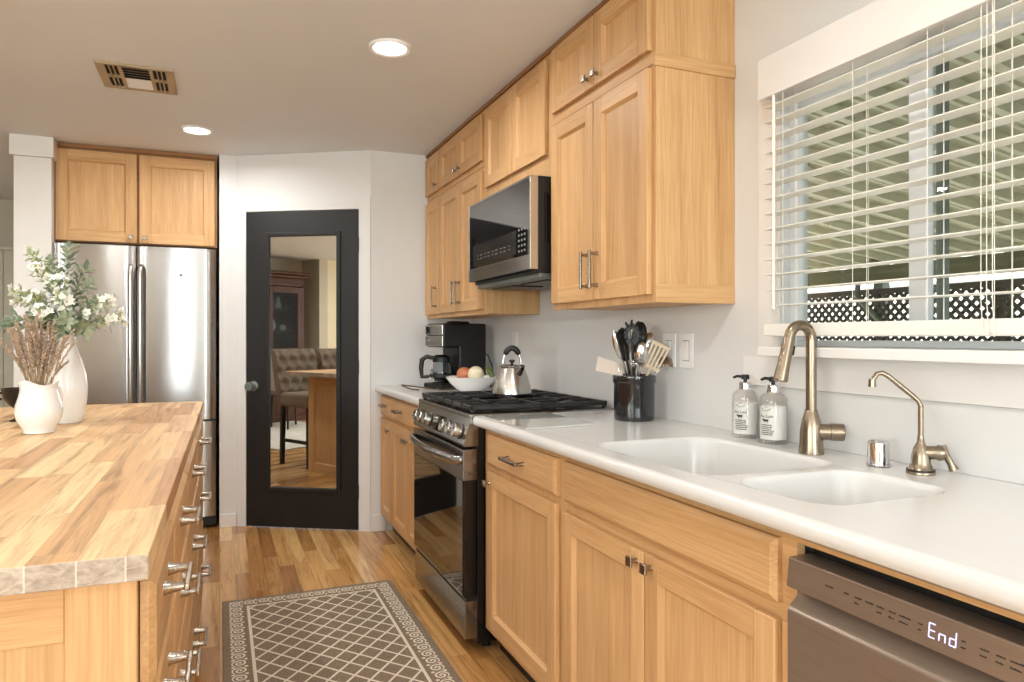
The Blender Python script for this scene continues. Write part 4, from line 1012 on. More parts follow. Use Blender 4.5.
m = MB(); m.tube([hc+hd*.046+Vector((0, 0, .182)), hc+hd*.085+Vector((0, 0, .190)), hc+hd*.112+Vector((0, 0, .172)), hc+hd*.118+Vector((0, 0, .12)), hc+hd*.112+Vector((0, 0, .070)), hc+hd*.073+Vector((0, 0, .074))], [.009, .010, .011, .010, .009, .008], 'black_plastic', 10, flat=1.4); m.build('carafe_handle', ca, local=True)
# outlet, cord
pl = thing('wall_outlet', 'white wall outlet plate above the kettle', 'outlet', (XR, 3.71, 1.19))
m = MB(); m.box(XR-.006, XR-.0005, 3.675, 3.747, 1.13, 1.248, 'plastic_white', .003); m.build('plate', pl)
for z in (1.165, 1.212):
    m = MB(); m.box(XR-.0075, XR-.005, 3.695, 3.727, z-.013, z+.013, 'plastic_white', .003); s_ = m.build('socket', pl)
    m = MB()
    for y in (3.705, 3.717): m.box(XR-.008, XR-.0073, y-.001, y+.001, z-.005, z+.006, 'print_dark')
    m.build('slots', s_)
m = MB(); m.tube([(1.440, 4.06, 1.135), (1.455, 4.03, 1.137), (1.485, 4.0, 1.11), (1.505, 3.98, 1.05), (1.51, 3.98, .97), (1.5, 4.0, .92)], .0035, 'black_plastic', 8)
single(m, 'power_cord', (1.51, 3.9, .92), 'black power cord hanging behind the fruit bowl', 'cord')
for yc, lab in ((2.222, 'white rocker switch plate on the right wall, left of its pair'), (2.117, 'white rocker switch plate on the right wall, right of its pair')):
    sp = thing('light_switch', lab, 'switch', (XR, yc, 1.17))
    m = MB(); m.box(XR-.006, XR-.0005, yc-.040, yc+.040, 1.108, 1.234, 'plastic_white', .003); m.build('plate', sp)
    m = MB(); m.box(XR-.0066, XR-.005, yc-.0195, yc+.0195, 1.134, 1.208, 'print_grey'); m.build('rocker_shade_line', sp)  # grey border put in for the shade line around the rocker
    m = MB(); m.hexa([(XR-.008, yc-.017, 1.137), (XR-.005, yc-.017, 1.137), (XR-.005, yc+.017, 1.137), (XR-.008, yc+.017, 1.137), (XR-.012, yc-.017, 1.205), (XR-.005, yc-.017, 1.205), (XR-.005, yc+.017, 1.205), (XR-.012, yc+.017, 1.205)], 'plastic_white', .001); m.build('rocker', sp)
# fruit bowl with onions
bx, by = 1.262, 3.655
bw = thing('bowl', 'wide white ceramic bowl holding onions on the counter left of the kettle', 'bowl', (bx, by, CT1))
m = MB(); m.lathe([(0, 0), (.060, 0), (.064, .006), (.062, .012), (.085, .028), (.115, .055), (.135, .082), (.140, .090), (.137, .091), (.130, .083), (.108, .056), (.075, .03), (0, .018)], 'ceramic', (0, 0, 0), 44); m.build('body', bw, local=True)
def onion(x, y, z, r_, mat, lab, tilt):
    t = thing('onion', lab, 'onion', (x, y, z)); t.rotation_euler = (tilt, tilt*.6, 0)
    m = MB(); m.lathe([(0, -.92*r_), (.35*r_, -.9*r_), (.75*r_, -.66*r_), (.97*r_, -.25*r_), (1.0*r_, .08*r_), (.88*r_, .48*r_), (.6*r_, .78*r_), (.25*r_, .95*r_), (.10*r_, 1.08*r_), (.06*r_, 1.25*r_), (0, 1.27*r_)], mat, (0, 0, 0), 26); m.build('bulb', t, local=True)
    m = MB(); m.lathe([(.06*r_, 1.2*r_), (.09*r_, 1.38*r_), (0, 1.36*r_)], 'dried_stem', (0, 0, 0), 8); m.build('tip', t, local=True)
onion(bx-.030, by+.030, CT1+.100, .042, 'onion_red', 'copper red onion in the white bowl', R(75))
onion(bx+.012, by-.040, CT1+.104, .045, 'onion_white', 'round white onion in the white bowl', R(60))
m = MB(); m.tube([(bx+.095, by-.075, CT1+.086), (bx+.088, by-.07, CT1+.11), (bx+.072, by-.058, CT1+.135), (bx+.06, by-.05, CT1+.14)], [.012, .015, .011, .003], 'pepper', 10)
single(m, 'green_pepper', (bx+.09, by-.07, CT1+.086), 'small green pepper leaning in the white bowl by the onions', 'pepper')
# thin brown loop on the far counter
m = MB()
m.tube([(1.02, 4.02, .921), (.985, 4.075, .934), (.99, 4.13, .938), (1.03, 4.15, .932), (1.09, 4.09, .925), (1.15, 4.02, .921), (1.19, 3.99, .920)], .0045, 'brown_cord', 8)
m.tube([(1.02, 4.02, .921), (1.03, 3.98, .921), (1.05, 3.95, .921)], .004, 'brown_cord', 8)
m.box(1.16, 1.25, 3.93, 4.0, CT1, CT1+.010, 'brown_cord', .004)
single(m, 'spoon_rest', (1.1, 4.05, CT1), 'thin brown looped metal rest lying on the far corner counter', 'spoon rest')
# kettle
kt = thing('kettle', 'brushed steel whistling kettle with black loop handle on the rear of the range', 'kettle', (1.262, 3.075, .953), R(-22))
m = MB(); m.lathe([(0, 0), (.085, 0), (.091, .005), (.091, .012), (.086, .04), (.076, .075), (.064, .108), (.058, .124), (.060, .127), (.060, .131), (.052, .135), (.03, .139), (0, .140)], 'stainless', (0, 0, 0), 44); m.build('body', kt, local=True)
m = MB(); m.lathe([(.004, .139), (.007, .146), (.014, .152), (.014, .160), (0, .164)], 'black_plastic', (0, 0, 0), 20); m.build('lid_knob', kt, local=True)
m = MB(); m.tube([(.030, -.050, .100), (.040, -.067, .116), (.046, -.077, .128)], [.018, .014, .012], 'stainless', 14); m.build('spout', kt, local=True)
m = MB(); m.tube([(.045, -.075, .125), (.049, -.082, .135)], [.0125, .011], 'chrome', 12); m.build('spout_cap', kt, local=True)
arc = [(.043*math.cos(R(a)), 0, .128+.088*math.sin(R(a))) for a in range(10, 171, 10)]
m = MB(); m.tube(arc, .006, 'chrome', 10); m.build('handle_bracket', kt, local=True)
m = MB(); m.tube(arc[3:14], [.008]+[.0125]*9+[.008], 'black_plastic', 12, flat=1.1); m.build('handle_grip', kt, local=True)
# glass board
m = MB(); P_ = [(.924, 2.560), (.925, 2.141), (1.200, 2.168), (1.207, 2.575)]
zt = .916; m.prism([(x, y, zt) for x, y in P_], (0, 0, .005), 'board_glass'); single(m, 'glass_board', (1.05, 2.32, .916), 'thin glass cutting board lying on the counter right of the range', 'cutting board', smooth=0)
# utensil crock
cx, cy = 1.413, 2.258
cr = thing('utensil_crock', 'glossy black ceramic crock full of cooking utensils', 'crock', (cx, cy, CT1))
m = MB(); m.lathe([(0, 0), (.070, 0), (.074, .004), (.075, .02), (.075, .135), (.079, .140), (.080, .160), (.078, .166), (.071, .166), (.069, .150), (.068, .02), (0, .012)], 'crock', (0, 0, 0), 44); m.build('body', cr, local=True)
cb = Vector((cx, cy, CT1)); S3 = 2.56/713
def tool(name, label, cat, foot, tip_u, tip_v, dep, build):
    """utensil from inside the crock to a head whose centre lies tip_u right, tip_v above the rim (pixels at this depth)"""
    p0 = cb+Vector((foot[0], foot[1], .022)); p1 = cb+Vector((0, 0, .166))+RV*tip_u*S3+UV_*tip_v*S3+FV*dep
    t = thing(name, label, cat, tuple(p0)); build(t, p0, p1, (p1-p0).normalized()); return t
def shaft(t, p0, p1, mat, r_=.005, name='handle'):
    m = MB(); m.tube([p0, p1], r_, mat, 8); return m.build(name, t)
def blade(t, c_, d, side, ln, w0, w1, mat, slots=0, th=.003, name='head', rounded=False):
    side = (side-d*side.dot(d)).normalized(); n_ = d.cross(side)
    m = MB()
    def P(a, b, c2): return c_+d*a+side*b+n_*c2
    if rounded:
        pts = [P(-ln/2, -w0/2, 0), P(-ln/2, w0/2, 0)]+[P(ln/2-w1/2+w1/2*math.sin(R(a)), w1/2*math.cos(R(a)), 0) for a in range(0, 181, 20)]
        m.prism([tuple(p) for p in pts], tuple(n_*th), mat)
    elif slots == 0:
        m.prism([tuple(p) for p in (P(-ln/2, -w0/2, 0), P(-ln/2, w0/2, 0), P(ln/2, w1/2, 0), P(ln/2, -w1/2, 0))], tuple(n_*th), mat)
    else:
        n = slots*2+1; cuts = [k/n for k in range(n+1)]
        def W(a): return w0+(w1-w0)*(a/ln+.5)
        def Q(a, f): return P(a, (f-.5)*W(a), 0)
        e = ln*.13
        for a0, a1 in ((-ln/2, -ln/2+e), (ln/2-e, ln/2)): m.prism([tuple(p) for p in (Q(a0, 0), Q(a0, 1), Q(a1, 1), Q(a1, 0))], tuple(n_*th), mat)
        for k in range(0, n, 2): m.prism([tuple(p) for p in (Q(-ln/2+e, cuts[k]), Q(-ln/2+e, cuts[k+1]), Q(ln/2-e, cuts[k+1]), Q(ln/2-e, cuts[k]))], tuple(n_*th), mat)
    return m.build(name, t, smooth=0)
def spoonhead(t, c_, d, side, ln, wd, mat, name='head', depth=.3):
    side = (side-d*side.dot(d)).normalized(); n_ = d.cross(side); m = MB(); i = m.mi(mat); rows = []
    N, K = 10, 12
    for k in range(N+1):
        a = math.pi*k/N; rr = math.sin(a); row = []
        for j in range(K+1):
            b = math.pi*j/K; row.append(m.bm.verts.new(c_-d*ln/2*math.cos(a)+side*wd/2*rr*math.cos(b)-n_*wd*depth*rr*math.sin(b)))
        rows.append(row)
    for k in range(N):
        for j in range(K):
            try: f = m.bm.faces.new((rows[k][j], rows[k][j+1], rows[k+1][j+1], rows[k+1][j])); f.material_index = i
            except ValueError: pass
    o = m.build(name, t)
    md = o.modifiers.new('thick', 'SOLIDIFY'); md.thickness = .0022
    return o
DG = Vector((-RV.x*.2-FV.x, -FV.y, 0))
tool('spatula', 'pale grey flat spatula leaning out left of the black crock', 'spatula', (.02, -.02), -25, 8, 0, lambda t, a, b, d: (shaft(t, a, b+RV*.030-UV_*.006, 'stainless'), blade(t, b, (-RV*.90+UV_*.24).normalized(), UV_*.8+FV*.6, .100, .056, .066, 'pale_silicone')))
tool('serving_spoon', 'long steel-edged black spoon, leftmost spoon in the crock', 'spoon', (.02, .01), -17, 29, -.02, lambda t, a, b, d: (shaft(t, a, b, 'stainless'), spoonhead(t, b+d*.005, d, RV, .115, .036, 'stainless')))
tool('turner', 'black curved turner standing left of the pasta fork in the crock', 'spatula', (.01, .0), -12, 31, -.035, lambda t, a, b, d: (shaft(t, a, b, 'black_plastic'), blade(t, b, d, RV*.8+FV*.6, .120, .028, .052, 'black_plastic', rounded=True)))
def pasta(t, a, b, d):
    shaft(t, a, b, 'black_plastic', .006)
    side = (RV-d*RV.dot(d)).normalized(); n_ = d.cross(side)
    if n_.dot(FV) > 0: n_ = -n_
    m = MB(); rr = .035
    for k in range(20):
        a0, a1 = 2*math.pi*k/20, 2*math.pi*(k+1)/20
        Pf = lambda q, r_: tuple(b+d*.012+side*r_*math.cos(q)*.85+d*r_*1.15*math.sin(q))
        m.prism([Pf(a0, rr*.45), Pf(a1, rr*.45), Pf(a1, rr), Pf(a0, rr)], tuple(n_*.004), 'black_plastic')
    for q in (-.006, .006): m.prism([tuple(b+d*-.002+side*(q-.002)), tuple(b+d*-.002+side*(q+.002)), tuple(b+d*.028+side*(q+.002)), tuple(b+d*.028+side*(q-.002))], tuple(n_*.004), 'black_plastic')
    h = m.build('head', t)
    for k in range(9):
        q = R(-30+30*k); p = b+d*.012+side*.025*math.cos(q)*.9+d*.025*1.15*math.sin(q); o = side*math.cos(q)+d*math.sin(q)
        m = MB(); m.tube([p, p+o*.017+n_*.004, p+o*.024+n_*.016], [.0048, .0045, .0035], 'black_plastic', 8); m.build('tine', h)
tool('pasta_fork', 'black toothed pasta fork standing tallest in the crock', 'utensil', (.0, -.01), -4, 38, -.04, pasta)
tool('ladle_spoon', 'big black cooking spoon right behind the pasta fork', 'spoon', (-.02, .01), 5, 38, .0, lambda t, a, b, d: (shaft(t, a, b, 'black_plastic'), spoonhead(t, b+d*.0, d, RV*.8+FV*-.5, .120, .060, 'black_plastic')))
tool('slotted_spoon', 'shiny steel spoon in the middle of the crock below the black spoon', 'spoon', (.0, -.02), 5, 22, -.045, lambda t, a, b, d: (shaft(t, a, b, 'chrome', .004), spoonhead(t, b, d, RV, .085, .046, 'chrome')))
def skim(t, a, b, d):
    shaft(t, a, b, 'stainless', .0035)
    m = MB(); n_ = -FV
    for rr in (.028, .020, .012): m.tube([tuple(b+RV*rr*math.cos(q*.3142)+UV_*rr*.6*math.sin(q*.3142)-FV*rr*.5*math.sin(q*.3142)) for q in range(21)], .0012, 'stainless', 5, caps=False)
    for q in range(8): m.tube([tuple(b), tuple(b+RV*.028*math.cos(q*.785)+UV_*.017*math.sin(q*.785)-FV*.014*math.sin(q*.785))], .001, 'stainless', 5)
    m.build('wire_basket', t)
tool('skimmer', 'small wire skimmer low in the middle of the crock', 'utensil', (.01, -.03), 1, 12, -.05, skim)
tool('serving_fork', 'steel spoon with an olive sheen right of the big black spoon', 'spoon', (-.03, .02), 15, 32, .02, lambda t, a, b, d: (shaft(t, a, b, 'stainless'), spoonhead(t, b, d, RV, .085, .05, 'stainless')))
tool('slotted_turner', 'tan slotted turner leaning right in the crock', 'spatula', (-.03, -.01), 20, 19, -.04, lambda t, a, b, d: (shaft(t, a, a.lerp(b, .85), 'silicone'), blade(t, b, (d+RV*.02).normalized(), RV, .100, .060, .070, 'silicone', slots=4, th=.004)))
def ladle(t, a, b, d):
    shaft(t, a, b, 'stainless', .004)
    m = MB(); m.lathe([(0, -.002), (.012, 0), (.028, .008), (.037, .024), (.039, .036), (.037, .036), (.034, .024), (.024, .010), (0, .002)], 'nickel', tuple(b+UV_*.016), 28, (-.12, .05, -1)); m.build('head', t)
tool('soup_ladle', 'steel soup ladle hooked over the right side of the crock', 'ladle', (-.045, .02), 35, 14, .02, ladle)
tool('wooden_spoon', 'small tan wooden spoon behind the black turner', 'spoon', (.03, .03), -6, 27, .03, lambda t, a, b, d: (shaft(t, a, b, 'silicone'), spoonhead(t, b, d, RV, .05, .028, 'silicone')))

# soap bottles with printed labels
def glyph_text(txt, size, mat, parent, loc, rot, name):
    cu = bpy.data.curves.new(name, 'FONT'); cu.body = txt; cu.size = size; cu.align_x = 'CENTER'; cu.extrude = .0001
    tmp = bpy.data.objects.new(name+'_curve', cu); COL.objects.link(tmp)
    dg = bpy.context.evaluated_depsgraph_get(); dg.update()
    me = bpy.data.meshes.new_from_object(tmp.evaluated_get(dg)); COL.objects.unlink(tmp); bpy.data.objects.remove(tmp)
    me.materials.clear(); me.materials.append(M[mat])
    # wrap onto the cylinder of radius rot
    r_ = rot
    for v in me.vertices:
        a = v.co.x/r_; x, z = r_*math.sin(a), v.co.y; rr = r_+.0003+v.co.z
        v.co = Vector((rr*math.sin(a), -rr*math.cos(a), z))+Vector(loc)
    o = bpy.data.objects.new(name, me); COL.objects.link(o); o.parent = parent
    return o
def wrap_marks(m, r_, items, mat):
    for (x0, x1, z0, z1) in items:
        n = max(1, int((x1-x0)/.004)); i = m.mi(mat)
        for k in range(n):
            a0, a1 = (x0+(x1-x0)*k/n)/r_, (x0+(x1-x0)*(k+1)/n)/r_; q = r_+.0004
            f = m.bm.faces.new([m.bm.verts.new(p) for p in ((q*math.sin(a0), -q*math.cos(a0), z0), (q*math.sin(a1), -q*math.cos(a1), z0), (q*math.sin(a1), -q*math.cos(a1), z1), (q*math.sin(a0), -q*math.cos(a0), z1))]); f.material_index = i
def bottle(x, y, rz, lab, spout):
    t = thing('soap_bottle', lab, 'soap bottle', (x, y, CT1+.0005), rz); r_ = .0355; t.scale = (1.1, 1.1, .87)
    m = MB(); m.lathe([(0, .001), (.030, 0), (.040, .003), (.040, .007), (r_, .012), (r_, .135), (.034, .150), (.026, .163), (.016, .168), (.014, .172), (.014, .178), (.012, .178), (.012, .170), (.024, .160), (.032, .148), (r_-.002, .132), (r_-.002, .014), (0, .006)], 'clear', (0, 0, 0), 36); m.build('bottle', t, local=True)
    m = MB(); m.lathe([(0, .0075), (r_-.0028, .0152), (r_-.0028, .122), (0, .122)], 'lotion', (0, 0, 0), 32); m.build('lotion', t, local=True)
    m = MB(); m.lathe([(.0165, .168), (.0165, .190), (.014, .193), (0, .193)], 'chrome', (0, 0, 0), 22); m.build('collar', t, local=True)
    m = MB(); m.lathe([(.005, .190), (.005, .203), (.011, .203), (.011, .216), (.008, .219), (0, .219)], 'black_plastic', (0, 0, 0), 18)
    sp = Vector((math.cos(spout), math.sin(spout), 0)); m.tube([(0, 0, .211), tuple(sp*.022+Vector((0, 0, .213))), tuple(sp*.032+Vector((0, 0, .207)))], [.006, .005, .004], 'black_plastic', 10); m.build('pump', t, local=True)
    m = MB(); rl = random.Random(9); items = []
    for row in range(6):
        z = .062-row*.0062; xx = -.017+rl.uniform(0, .004)
        while xx < .016+rl.uniform(-.006, .002):
            l_ = rl.uniform(.0025, .006); items.append((xx, xx+l_, z, z+.0028)); xx += l_+.0012
    wrap_marks(m, r_, items, 'print_dark')
    # cow silhouette and leafy crest
    wrap_marks(m, r_, [(-.007, .005, .0755, .0815), (-.0105, -.006, .078, .083), (-.006, -.0042, .072, .0765), (.003, .0048, .072, .0765), (-.003, -.0016, .0728, .0765), (.005, .0062, .076, .081)], 'print_dark')
    for k in range(9):
        a = R(200+k*17.5); px, pz = .012*math.cos(a), .1195+.010*math.sin(a); wrap_marks(m, r_, [(px-.0016, px+.0016, pz-.0012, pz+.0012)], 'print_grey')
    wrap_marks(m, r_, [(-.006, .006, .121, .1222), (-.003, .003, .1245, .1255)], 'print_grey'); m.build('label_print', t, local=True, smooth=0)
    o = glyph_text('Au Lait', .0125, 'print_dark', t, (0, 0, .088), r_, 'label_text')
bottle(1.478, 1.735, R(-62), 'clear pump soap bottle with an Au Lait label, left of its pair by the sink', R(-160))
bottle(1.470, 1.608, R(-72), 'clear pump soap bottle with an Au Lait label, right of its pair nearer the faucet', R(190))
# faucet
fa = thing('faucet', 'tall brushed nickel gooseneck pull-down kitchen faucet', 'faucet', (1.432, 1.428, CT1))
fx, fy = 1.432, 1.428
m = MB(); m.lathe([(0, 0), (.031, 0), (.032, .003), (.030, .02), (.0275, .06), (.024, .085), (.018, .105), (.0155, .115)], 'faucet', (fx, fy, CT1), 32); m.build('base', fa)
sd_ = Vector((-.99, .10, 0)).normalized()      # spout reaches over the left bowl, towards the room
arch = [(fx, fy, CT1+.10), (fx, fy, CT1+.293)]; rad = .034
for k in range(1, 15):
    a = R(180-k*12.2); c_ = Vector((fx, fy, CT1+.298))+sd_*rad; p = c_+sd_*rad*math.cos(a)+Vector((0, 0, rad*1.1*math.sin(a))); arch.append(tuple(p))
m = MB(); m.tube(arch, .0135, 'faucet', 16); nk = m.build('spout', fa)
e = Vector(arch[-1]); dd_ = (Vector(arch[-1])-Vector(arch[-2])).normalized()
m = MB(); m.tube([e-dd_*.002, e+dd_*.006, e+dd_*.075, e+dd_*.112, e+dd_*.116], [.0135, .0145, .016, .0185, .017], 'faucet', 18); sh = m.build('spray_head', fa)
m = MB(); pb = e+dd_*.035-sd_*.018; m.tube([pb-dd_*.012, pb+dd_*.012], [.005, .006], 'black_plastic', 8); m.build('spray_button', sh)
hv = Vector((RV.x*.92-FV.x*.25, RV.y*.92-FV.y*.25, .0)).normalized()
m = MB(); b0 = Vector((fx, fy, CT1+.058)); m.tube([b0+hv*.012, b0+hv*.045, b0+hv*.046, b0+hv*.078, b0+hv*.080], [.021, .0205, .0225, .0225, .019], 'faucet', 22); m.build('handle', fa)
# air gap cap
m = MB(); m.lathe([(0, 0), (.023, 0), (.027, .003), (.0245, .006), (.0235, .054), (.021, .060), (.014, .0625), (0, .063)], 'chrome', (1.443, 1.232, CT1), 30)
single(m, 'air_gap_cap', (1.443, 1.232, CT1), 'short polished chrome air gap cap between the two faucets', 'cap')
# filtered-water faucet
wf = thing('filter_faucet', 'small brushed nickel filtered-water faucet with angled spout', 'faucet', (1.447, 1.125, CT1))
qx, qy = 1.447, 1.125
m = MB(); m.lathe([(0, 0), (.029, 0), (.030, .003), (.028, .010), (.024, .013), (.023, .018), (.020, .024), (.019, .04), (.015, .057), (.008, .07), (.0065, .085)], 'faucet', (qx, qy, CT1), 26); m.build('base', wf)
m = MB(); m.lathe([(.0285, .005), (.029, .006), (.029, .010), (.0285, .011)], 'black_plastic', (qx, qy, CT1), 26); m.build('collar_ring', wf)
s2 = Vector((-.80, .60, 0)).normalized(); b0 = Vector((qx, qy, CT1))
sp_ = [b0+UV_*.075, b0+UV_*.152, b0+UV_*.163+s2*.006, b0+UV_*.173+s2*.016, b0+UV_*.217+s2*.066, b0+UV_*.224+s2*.078, b0+UV_*.222+s2*.089, b0+UV_*.210+s2*.096, b0+UV_*.196+s2*.099]
m = MB(); m.tube(sp_, .0058, 'faucet', 12); m.tube([sp_[-1]+UV_*.014, sp_[-1]-UV_*.004], [.0075, .0085], 'faucet', 12); m.build('spout', wf)
m = MB(); hb = b0+UV_*.048; m.tube([hb+hv*.004, hb+hv*.03, hb+hv*.036, hb+hv*.044], [.015, .015, .018, .016], 'faucet', 18)
m.tube([hb+hv*.040+UV_*.012, hb+hv*.050-UV_*.004, hb+hv*.060-UV_*.024, hb+hv*.066-UV_*.036], [.012, .008, .0075, .0105], 'faucet', 12); m.build('lever', wf)

# ------------------------------------------------------------------ room behind: stools, dining chair, hutch, rug
def stool(x, y):
    t = thing('bar_stool', 'tufted grey-brown bar stool, nearest the mirrored door on the far side of the island', 'bar stool', (x, y, 0), group=None)
    for sx in (-1, 1):
        for sy in (-1, 1):
            m = MB(); m.hexa([(x+sx*.215-.018, y+sy*.195-.018, 0), (x+sx*.215+.018, y+sy*.195-.018, 0), (x+sx*.215+.018, y+sy*.195+.018, 0), (x+sx*.215-.018, y+sy*.195+.018, 0), (x+sx*.205-.02, y+sy*.19-.02, .56), (x+sx*.205+.02, y+sy*.19-.02, .56), (x+sx*.205+.02, y+sy*.19+.02, .56), (x+sx*.205-.02, y+sy*.19+.02, .56)], 'black_wood', .002); m.build('leg', t)
    m = MB(); m.box(x-.20, x+.20, y-.205, y-.18, .22, .25, 'black_wood'); m.box(x-.20, x+.20, y+.18, y+.205, .22, .25, 'black_wood'); m.box(x+.195, x+.22, y-.18, y+.18, .22, .25, 'black_wood'); m.build('foot_rail', t)
    m = MB(); m.box(x-.235, x+.24, y-.22, y+.22, .555, .69, 'tweed', .035, 4); m.build('seat', t)
    # tufted back: leaning cushion with button dimples
    m = MB(); i = m.mi('tweed'); NY, NZ = 36, 34; g_ = []
    def bp(f, h, front):
        yy = y+(f-.5)*.45; zz = .66+h*.44; xb = x-.20-h*.09-(.05*max(0, h-.8)*5)**1.5*.4
        if not front: return (xb-.075, yy, zz)
        bulge = .0
        r1, r2 = h*4.0, f*4.0; d_ = min(math.hypot((r1-a)*.9, (r2-b_)) for a in range(0, 5) for b_ in ((.5, 1.5, 2.5, 3.5) if a % 2 else (1, 2, 3, 0, 4)))
        return (xb+.075*min(1, d_*1.2)**.6-.036, yy, zz)
    for k in range(NZ+1): g_.append([m.bm.verts.new(bp(j/NY, k/NZ, True)) for j in range(NY+1)])
    bk = [[m.bm.verts.new(bp(j/NY, k/NZ, False)) for j in (0, NY)] for k in range(NZ+1)]
    for k in range(NZ):
        for j in range(NY): m.bm.faces.new((g_[k][j], g_[k][j+1], g_[k+1][j+1], g_[k+1][j]))
        m.bm.faces.new((bk[k][0], bk[k][1], bk[k+1][1], bk[k+1][0])); m.bm.faces.new((g_[k][0], g_[k+1][0], bk[k+1][0], bk[k][0])); m.bm.faces.new((g_[k][NY], bk[k][1], bk[k+1][1], g_[k+1][NY]))
    m.bm.faces.new(g_[NZ]+[bk[NZ][1], bk[NZ][0]]); m.bm.faces.new(g_[0]+[bk[0][1], bk[0][0]])
    bkr = m.build('backrest', t, smooth=60)
    m = MB()
    for a in range(1, 4):
        for b_ in ((.5, 1.5, 2.5, 3.5) if a % 2 else (1, 2, 3)): m.ball(Vector(bp(b_/4, a/4, True))+Vector((.003, 0, 0)), .008, 'tweed', seg=8, ring=6)
    m.build('buttons', bkr)
    return t
st = stool(-1.43, 3.25)
for k, (yy, lab) in enumerate(((2.74, 'second tufted bar stool, seen at the right edge of the mirror'), (2.23, 'third tufted bar stool along the left side of the island'))):
    c_ = copy_tree(st); c_.location = (-1.43, yy, 0); c_['label'] = lab
def chair(x, y, rz):
    t = thing('dining_chair', 'black-legged upholstered dining chair in front of the dark hutch', 'chair', (x, y, 0), rz)
    for sx in (-1, 1):
        for sy in (-1, 1):
            m = MB(); m.tube([(sx*.19, sy*.19, 0), (sx*.18, sy*.18, .44)], [.014, .02], 'black_wood', 8); m.build('leg', t, local=True)
    m = MB(); m.box(-.23, .23, -.23, .23, .43, .50, 'tweed', .02, 3); m.build('seat', t, local=True)
    m = MB(); m.hexa([(-.23, .19, .49), (.23, .19, .49), (.23, .25, .49), (-.23, .25, .49), (-.22, .26, .98), (.22, .26, .98), (.22, .31, .98), (-.22, .31, .98)], 'tweed', .02); m.build('backrest', t, local=True)
    return t
chair(-3.95, 1.78, R(90)).location.z = .0125
hu = thing('china_hutch', 'tall dark cherry china hutch with glass doors, reflected in the mirrored door', 'hutch', (-4.8, 1.72, 0))
HX0, HX1, HY0, HY1 = -5.04, -4.58, 1.08, 2.32
m = MB(); m.box(HX0, HX1, HY0, HY1, .06, .92, 'walnut', .006); m.box(HX0, HX1+.02, HY0-.02, HY1+.02, .92, .96, 'walnut', .008); m.box(HX0, HX1+.01, HY0-.01, HY1+.01, 0, .08, 'walnut', .004); m.build('lower_case', hu)
m = MB(); m.box(HX0, HX0+.02, HY0+.03, HY1-.03, .96, 2.0, 'walnut'); m.box(HX0, HX1-.06, HY0+.03, HY0+.06, .96, 2.0, 'walnut'); m.box(HX0, HX1-.06, HY1-.06, HY1-.03, .96, 2.0, 'walnut'); m.box(HX0, HX1-.06, HY0+.03, HY1-.03, 1.96, 2.0, 'walnut')
for z in (1.30, 1.62): m.box(HX0+.02, HX1-.09, HY0+.06, HY1-.06, z, z+.016, 'walnut')
m.build('upper_case', hu)
m = MB(); m.box(HX0, HX1-.05, HY0+.02, HY1-.02, 2.0, 2.07, 'walnut', .01); m.box(HX0, HX1-.01, HY0-.02, HY1+.02, 2.07, 2.12, 'walnut', .015); m.box(HX0, HX1+.02, HY0-.05, HY1+.05, 2.12, 2.165, 'walnut', .012); m.build('cornice', hu)
for y0, y1 in ((HY0+.06, 1.695), (1.705, HY1-.06)):
    m = MB(); x0, x1 = HX1-.085, HX1-.06; s_ = .075
    m.box(x0, x1, y0, y0+s_, .97, 1.95, 'walnut', .004); m.box(x0, x1, y1-s_, y1, .97, 1.95, 'walnut', .004); m.box(x0, x1, y0+s_, y1-s_, .97, 1.06, 'walnut', .004); m.box(x0, x1, y0+s_, y1-s_, 1.86, 1.95, 'walnut', .004); d = m.build('glass_door', hu)
    m = MB(); m.box(x0+.008, x0+.012, y0+s_-.004, y1-s_+.004, 1.055, 1.865, 'dark_pane'); m.build('pane', d, smooth=0)
    m = MB(); yk = y1-.03 if y0 < 1.5 else y0+.03; m.ball((x1+.012, yk, 1.42), .012, 'nickel', seg=12, ring=8); m.build('knob', d)
    m = MB(); m.box(HX1, HX1+.014, y0, y1, .12, .62, 'walnut', .006); m.build('lower_door', hu); m = MB(); m.box(HX1, HX1+.014, y0, y1, .66, .88, 'walnut', .006); m.build('drawer', hu)
for (y, z, p, nm, lab) in ((1.40, 1.636, [(0, 0), (.04, 0), (.05, .04), (.03, .10), (.02, .14), (.03, .17), (.02, .17), (0, .02)], 'china_vase', 'slim white china vase on the hutch upper shelf'), (1.52, 1.316, [(0, 0), (.05, 0), (.075, .05), (.06, .12), (.04, .15), (.05, .16), (0, .02)], 'china_jar', 'white china jar on the hutch middle shelf'),
        (1.32, 1.316, [(0, 0), (.03, 0), (.05, .05), (.035, .08), (0, .09)], 'sugar_bowl', 'small white sugar bowl on the hutch middle shelf'), (1.38, .962, [(0, 0), (.04, 0), (.10, .05), (.11, .07), (0, .02)], 'china_bowl', 'wide white china bowl low in the hutch'), (1.95, 1.316, [(0, 0), (.05, 0), (.07, .06), (.05, .12), (0, .13)], 'china_pot', 'round white china pot behind the left hutch glass')):
    m = MB(); m.lathe(p, 'china', (-4.86, y, z), 22); single(m, nm, (-4.86, y, z), lab, 'china')
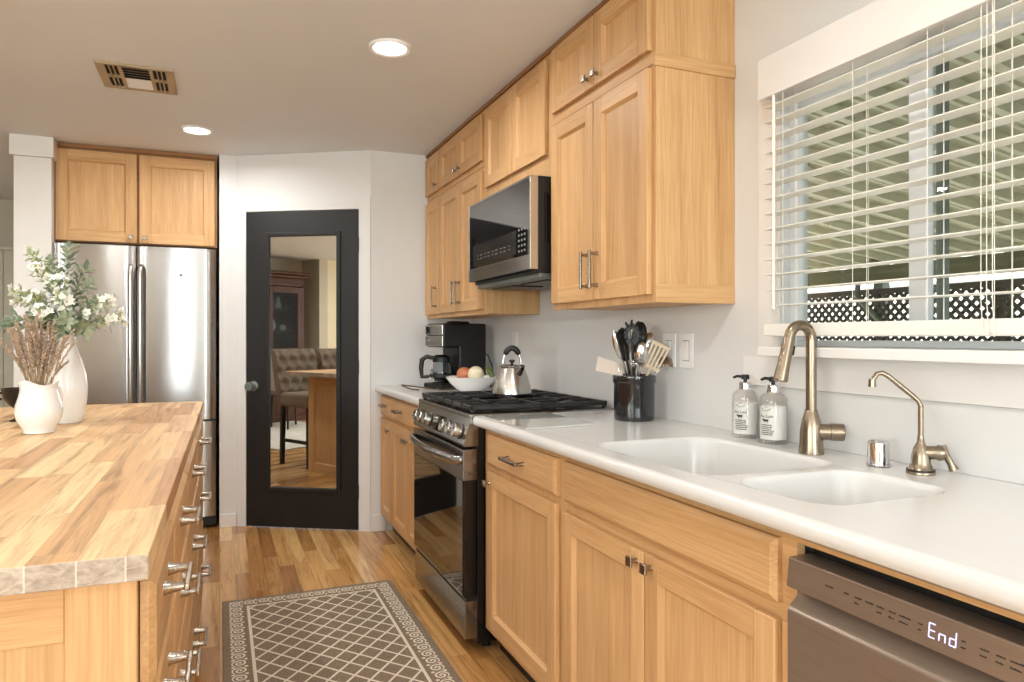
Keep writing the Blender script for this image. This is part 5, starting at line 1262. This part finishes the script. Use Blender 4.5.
m = MB(); m.box(-4.55, -2.35, 1.35, 3.0, .001, .012, 'cream_rug', .004); single(m, 'area_rug', (-3.5, 2.2, 0), 'pale wool area rug in the dining area, seen in the mirror', 'rug')
# vertical blind in the room beyond the column
vb = thing('vertical_blind', 'beige vertical-vane blind in the far room left of the white column', 'blind', (-1.7, 7.15, 0))
m = MB(); m.box(-2.35, -1.14, 7.12, 7.18, 1.95, 1.975, 'vane', .003); m.build('headrail', vb)
for k in range(15):
    x = -2.32+k*.081; m = MB(); m.hexa([(x, 7.145, .03), (x+.072, 7.165, .03), (x+.072, 7.168, .03), (x, 7.148, .03), (x, 7.145, 1.95), (x+.072, 7.165, 1.95), (x+.072, 7.168, 1.95), (x, 7.148, 1.95)], 'vane'); m.build('vane', vb)
# frames of the unseen back and left windows, openings for the added daylight lamps
def glazed(name, x0, x1, z0, z1, mull):
    t = thing(name, None, None, ((x0+x1)/2, YB-.05, z0), kind='structure')
    m = MB()
    for a, b, c_, d_ in [(x0, x0+.05, z0, z1), (x1-.05, x1, z0, z1), (x0+.05, x1-.05, z0, z0+.05), (x0+.05, x1-.05, z1-.05, z1)]+[(q-.025, q+.025, z0+.05, z1-.05) for q in mull]: m.box(a, b, YB-.065, YB-.02, c_, d_, 'vinyl', .003)
    m.build('window_frame', t)
    m = MB(); m.box(x0+.05, x1-.05, YB-.045, YB-.042, z0+.05, z1-.05, 'pane'); m.build('pane', t, smooth=0)
glazed('door_2', -.86, -.18, 0, 2.06, ())
glazed('window_2', -4.5, -2.7, .88, 2.12, (-3.6,))
glazed('window_3', .25, 1.2, .88, 2.12, ())
t = thing('window_4', None, None, (-4.68, -1.4, .88), kind='structure')
m = MB()
for a, b, c_, d_ in [(-2.35, -2.30, .88, 2.12), (-.5, -.45, .88, 2.12), (-2.30, -.5, .88, .93), (-2.30, -.5, 2.07, 2.12), (-1.425, -1.375, .93, 2.07)]: m.box(-4.70, -4.65, a, b, c_, d_, 'vinyl', .003)
m.build('window_frame', t)
m = MB(); m.box(-4.68, -4.677, -2.30, -.5, .93, 2.07, 'pane'); m.build('pane', t, smooth=0)
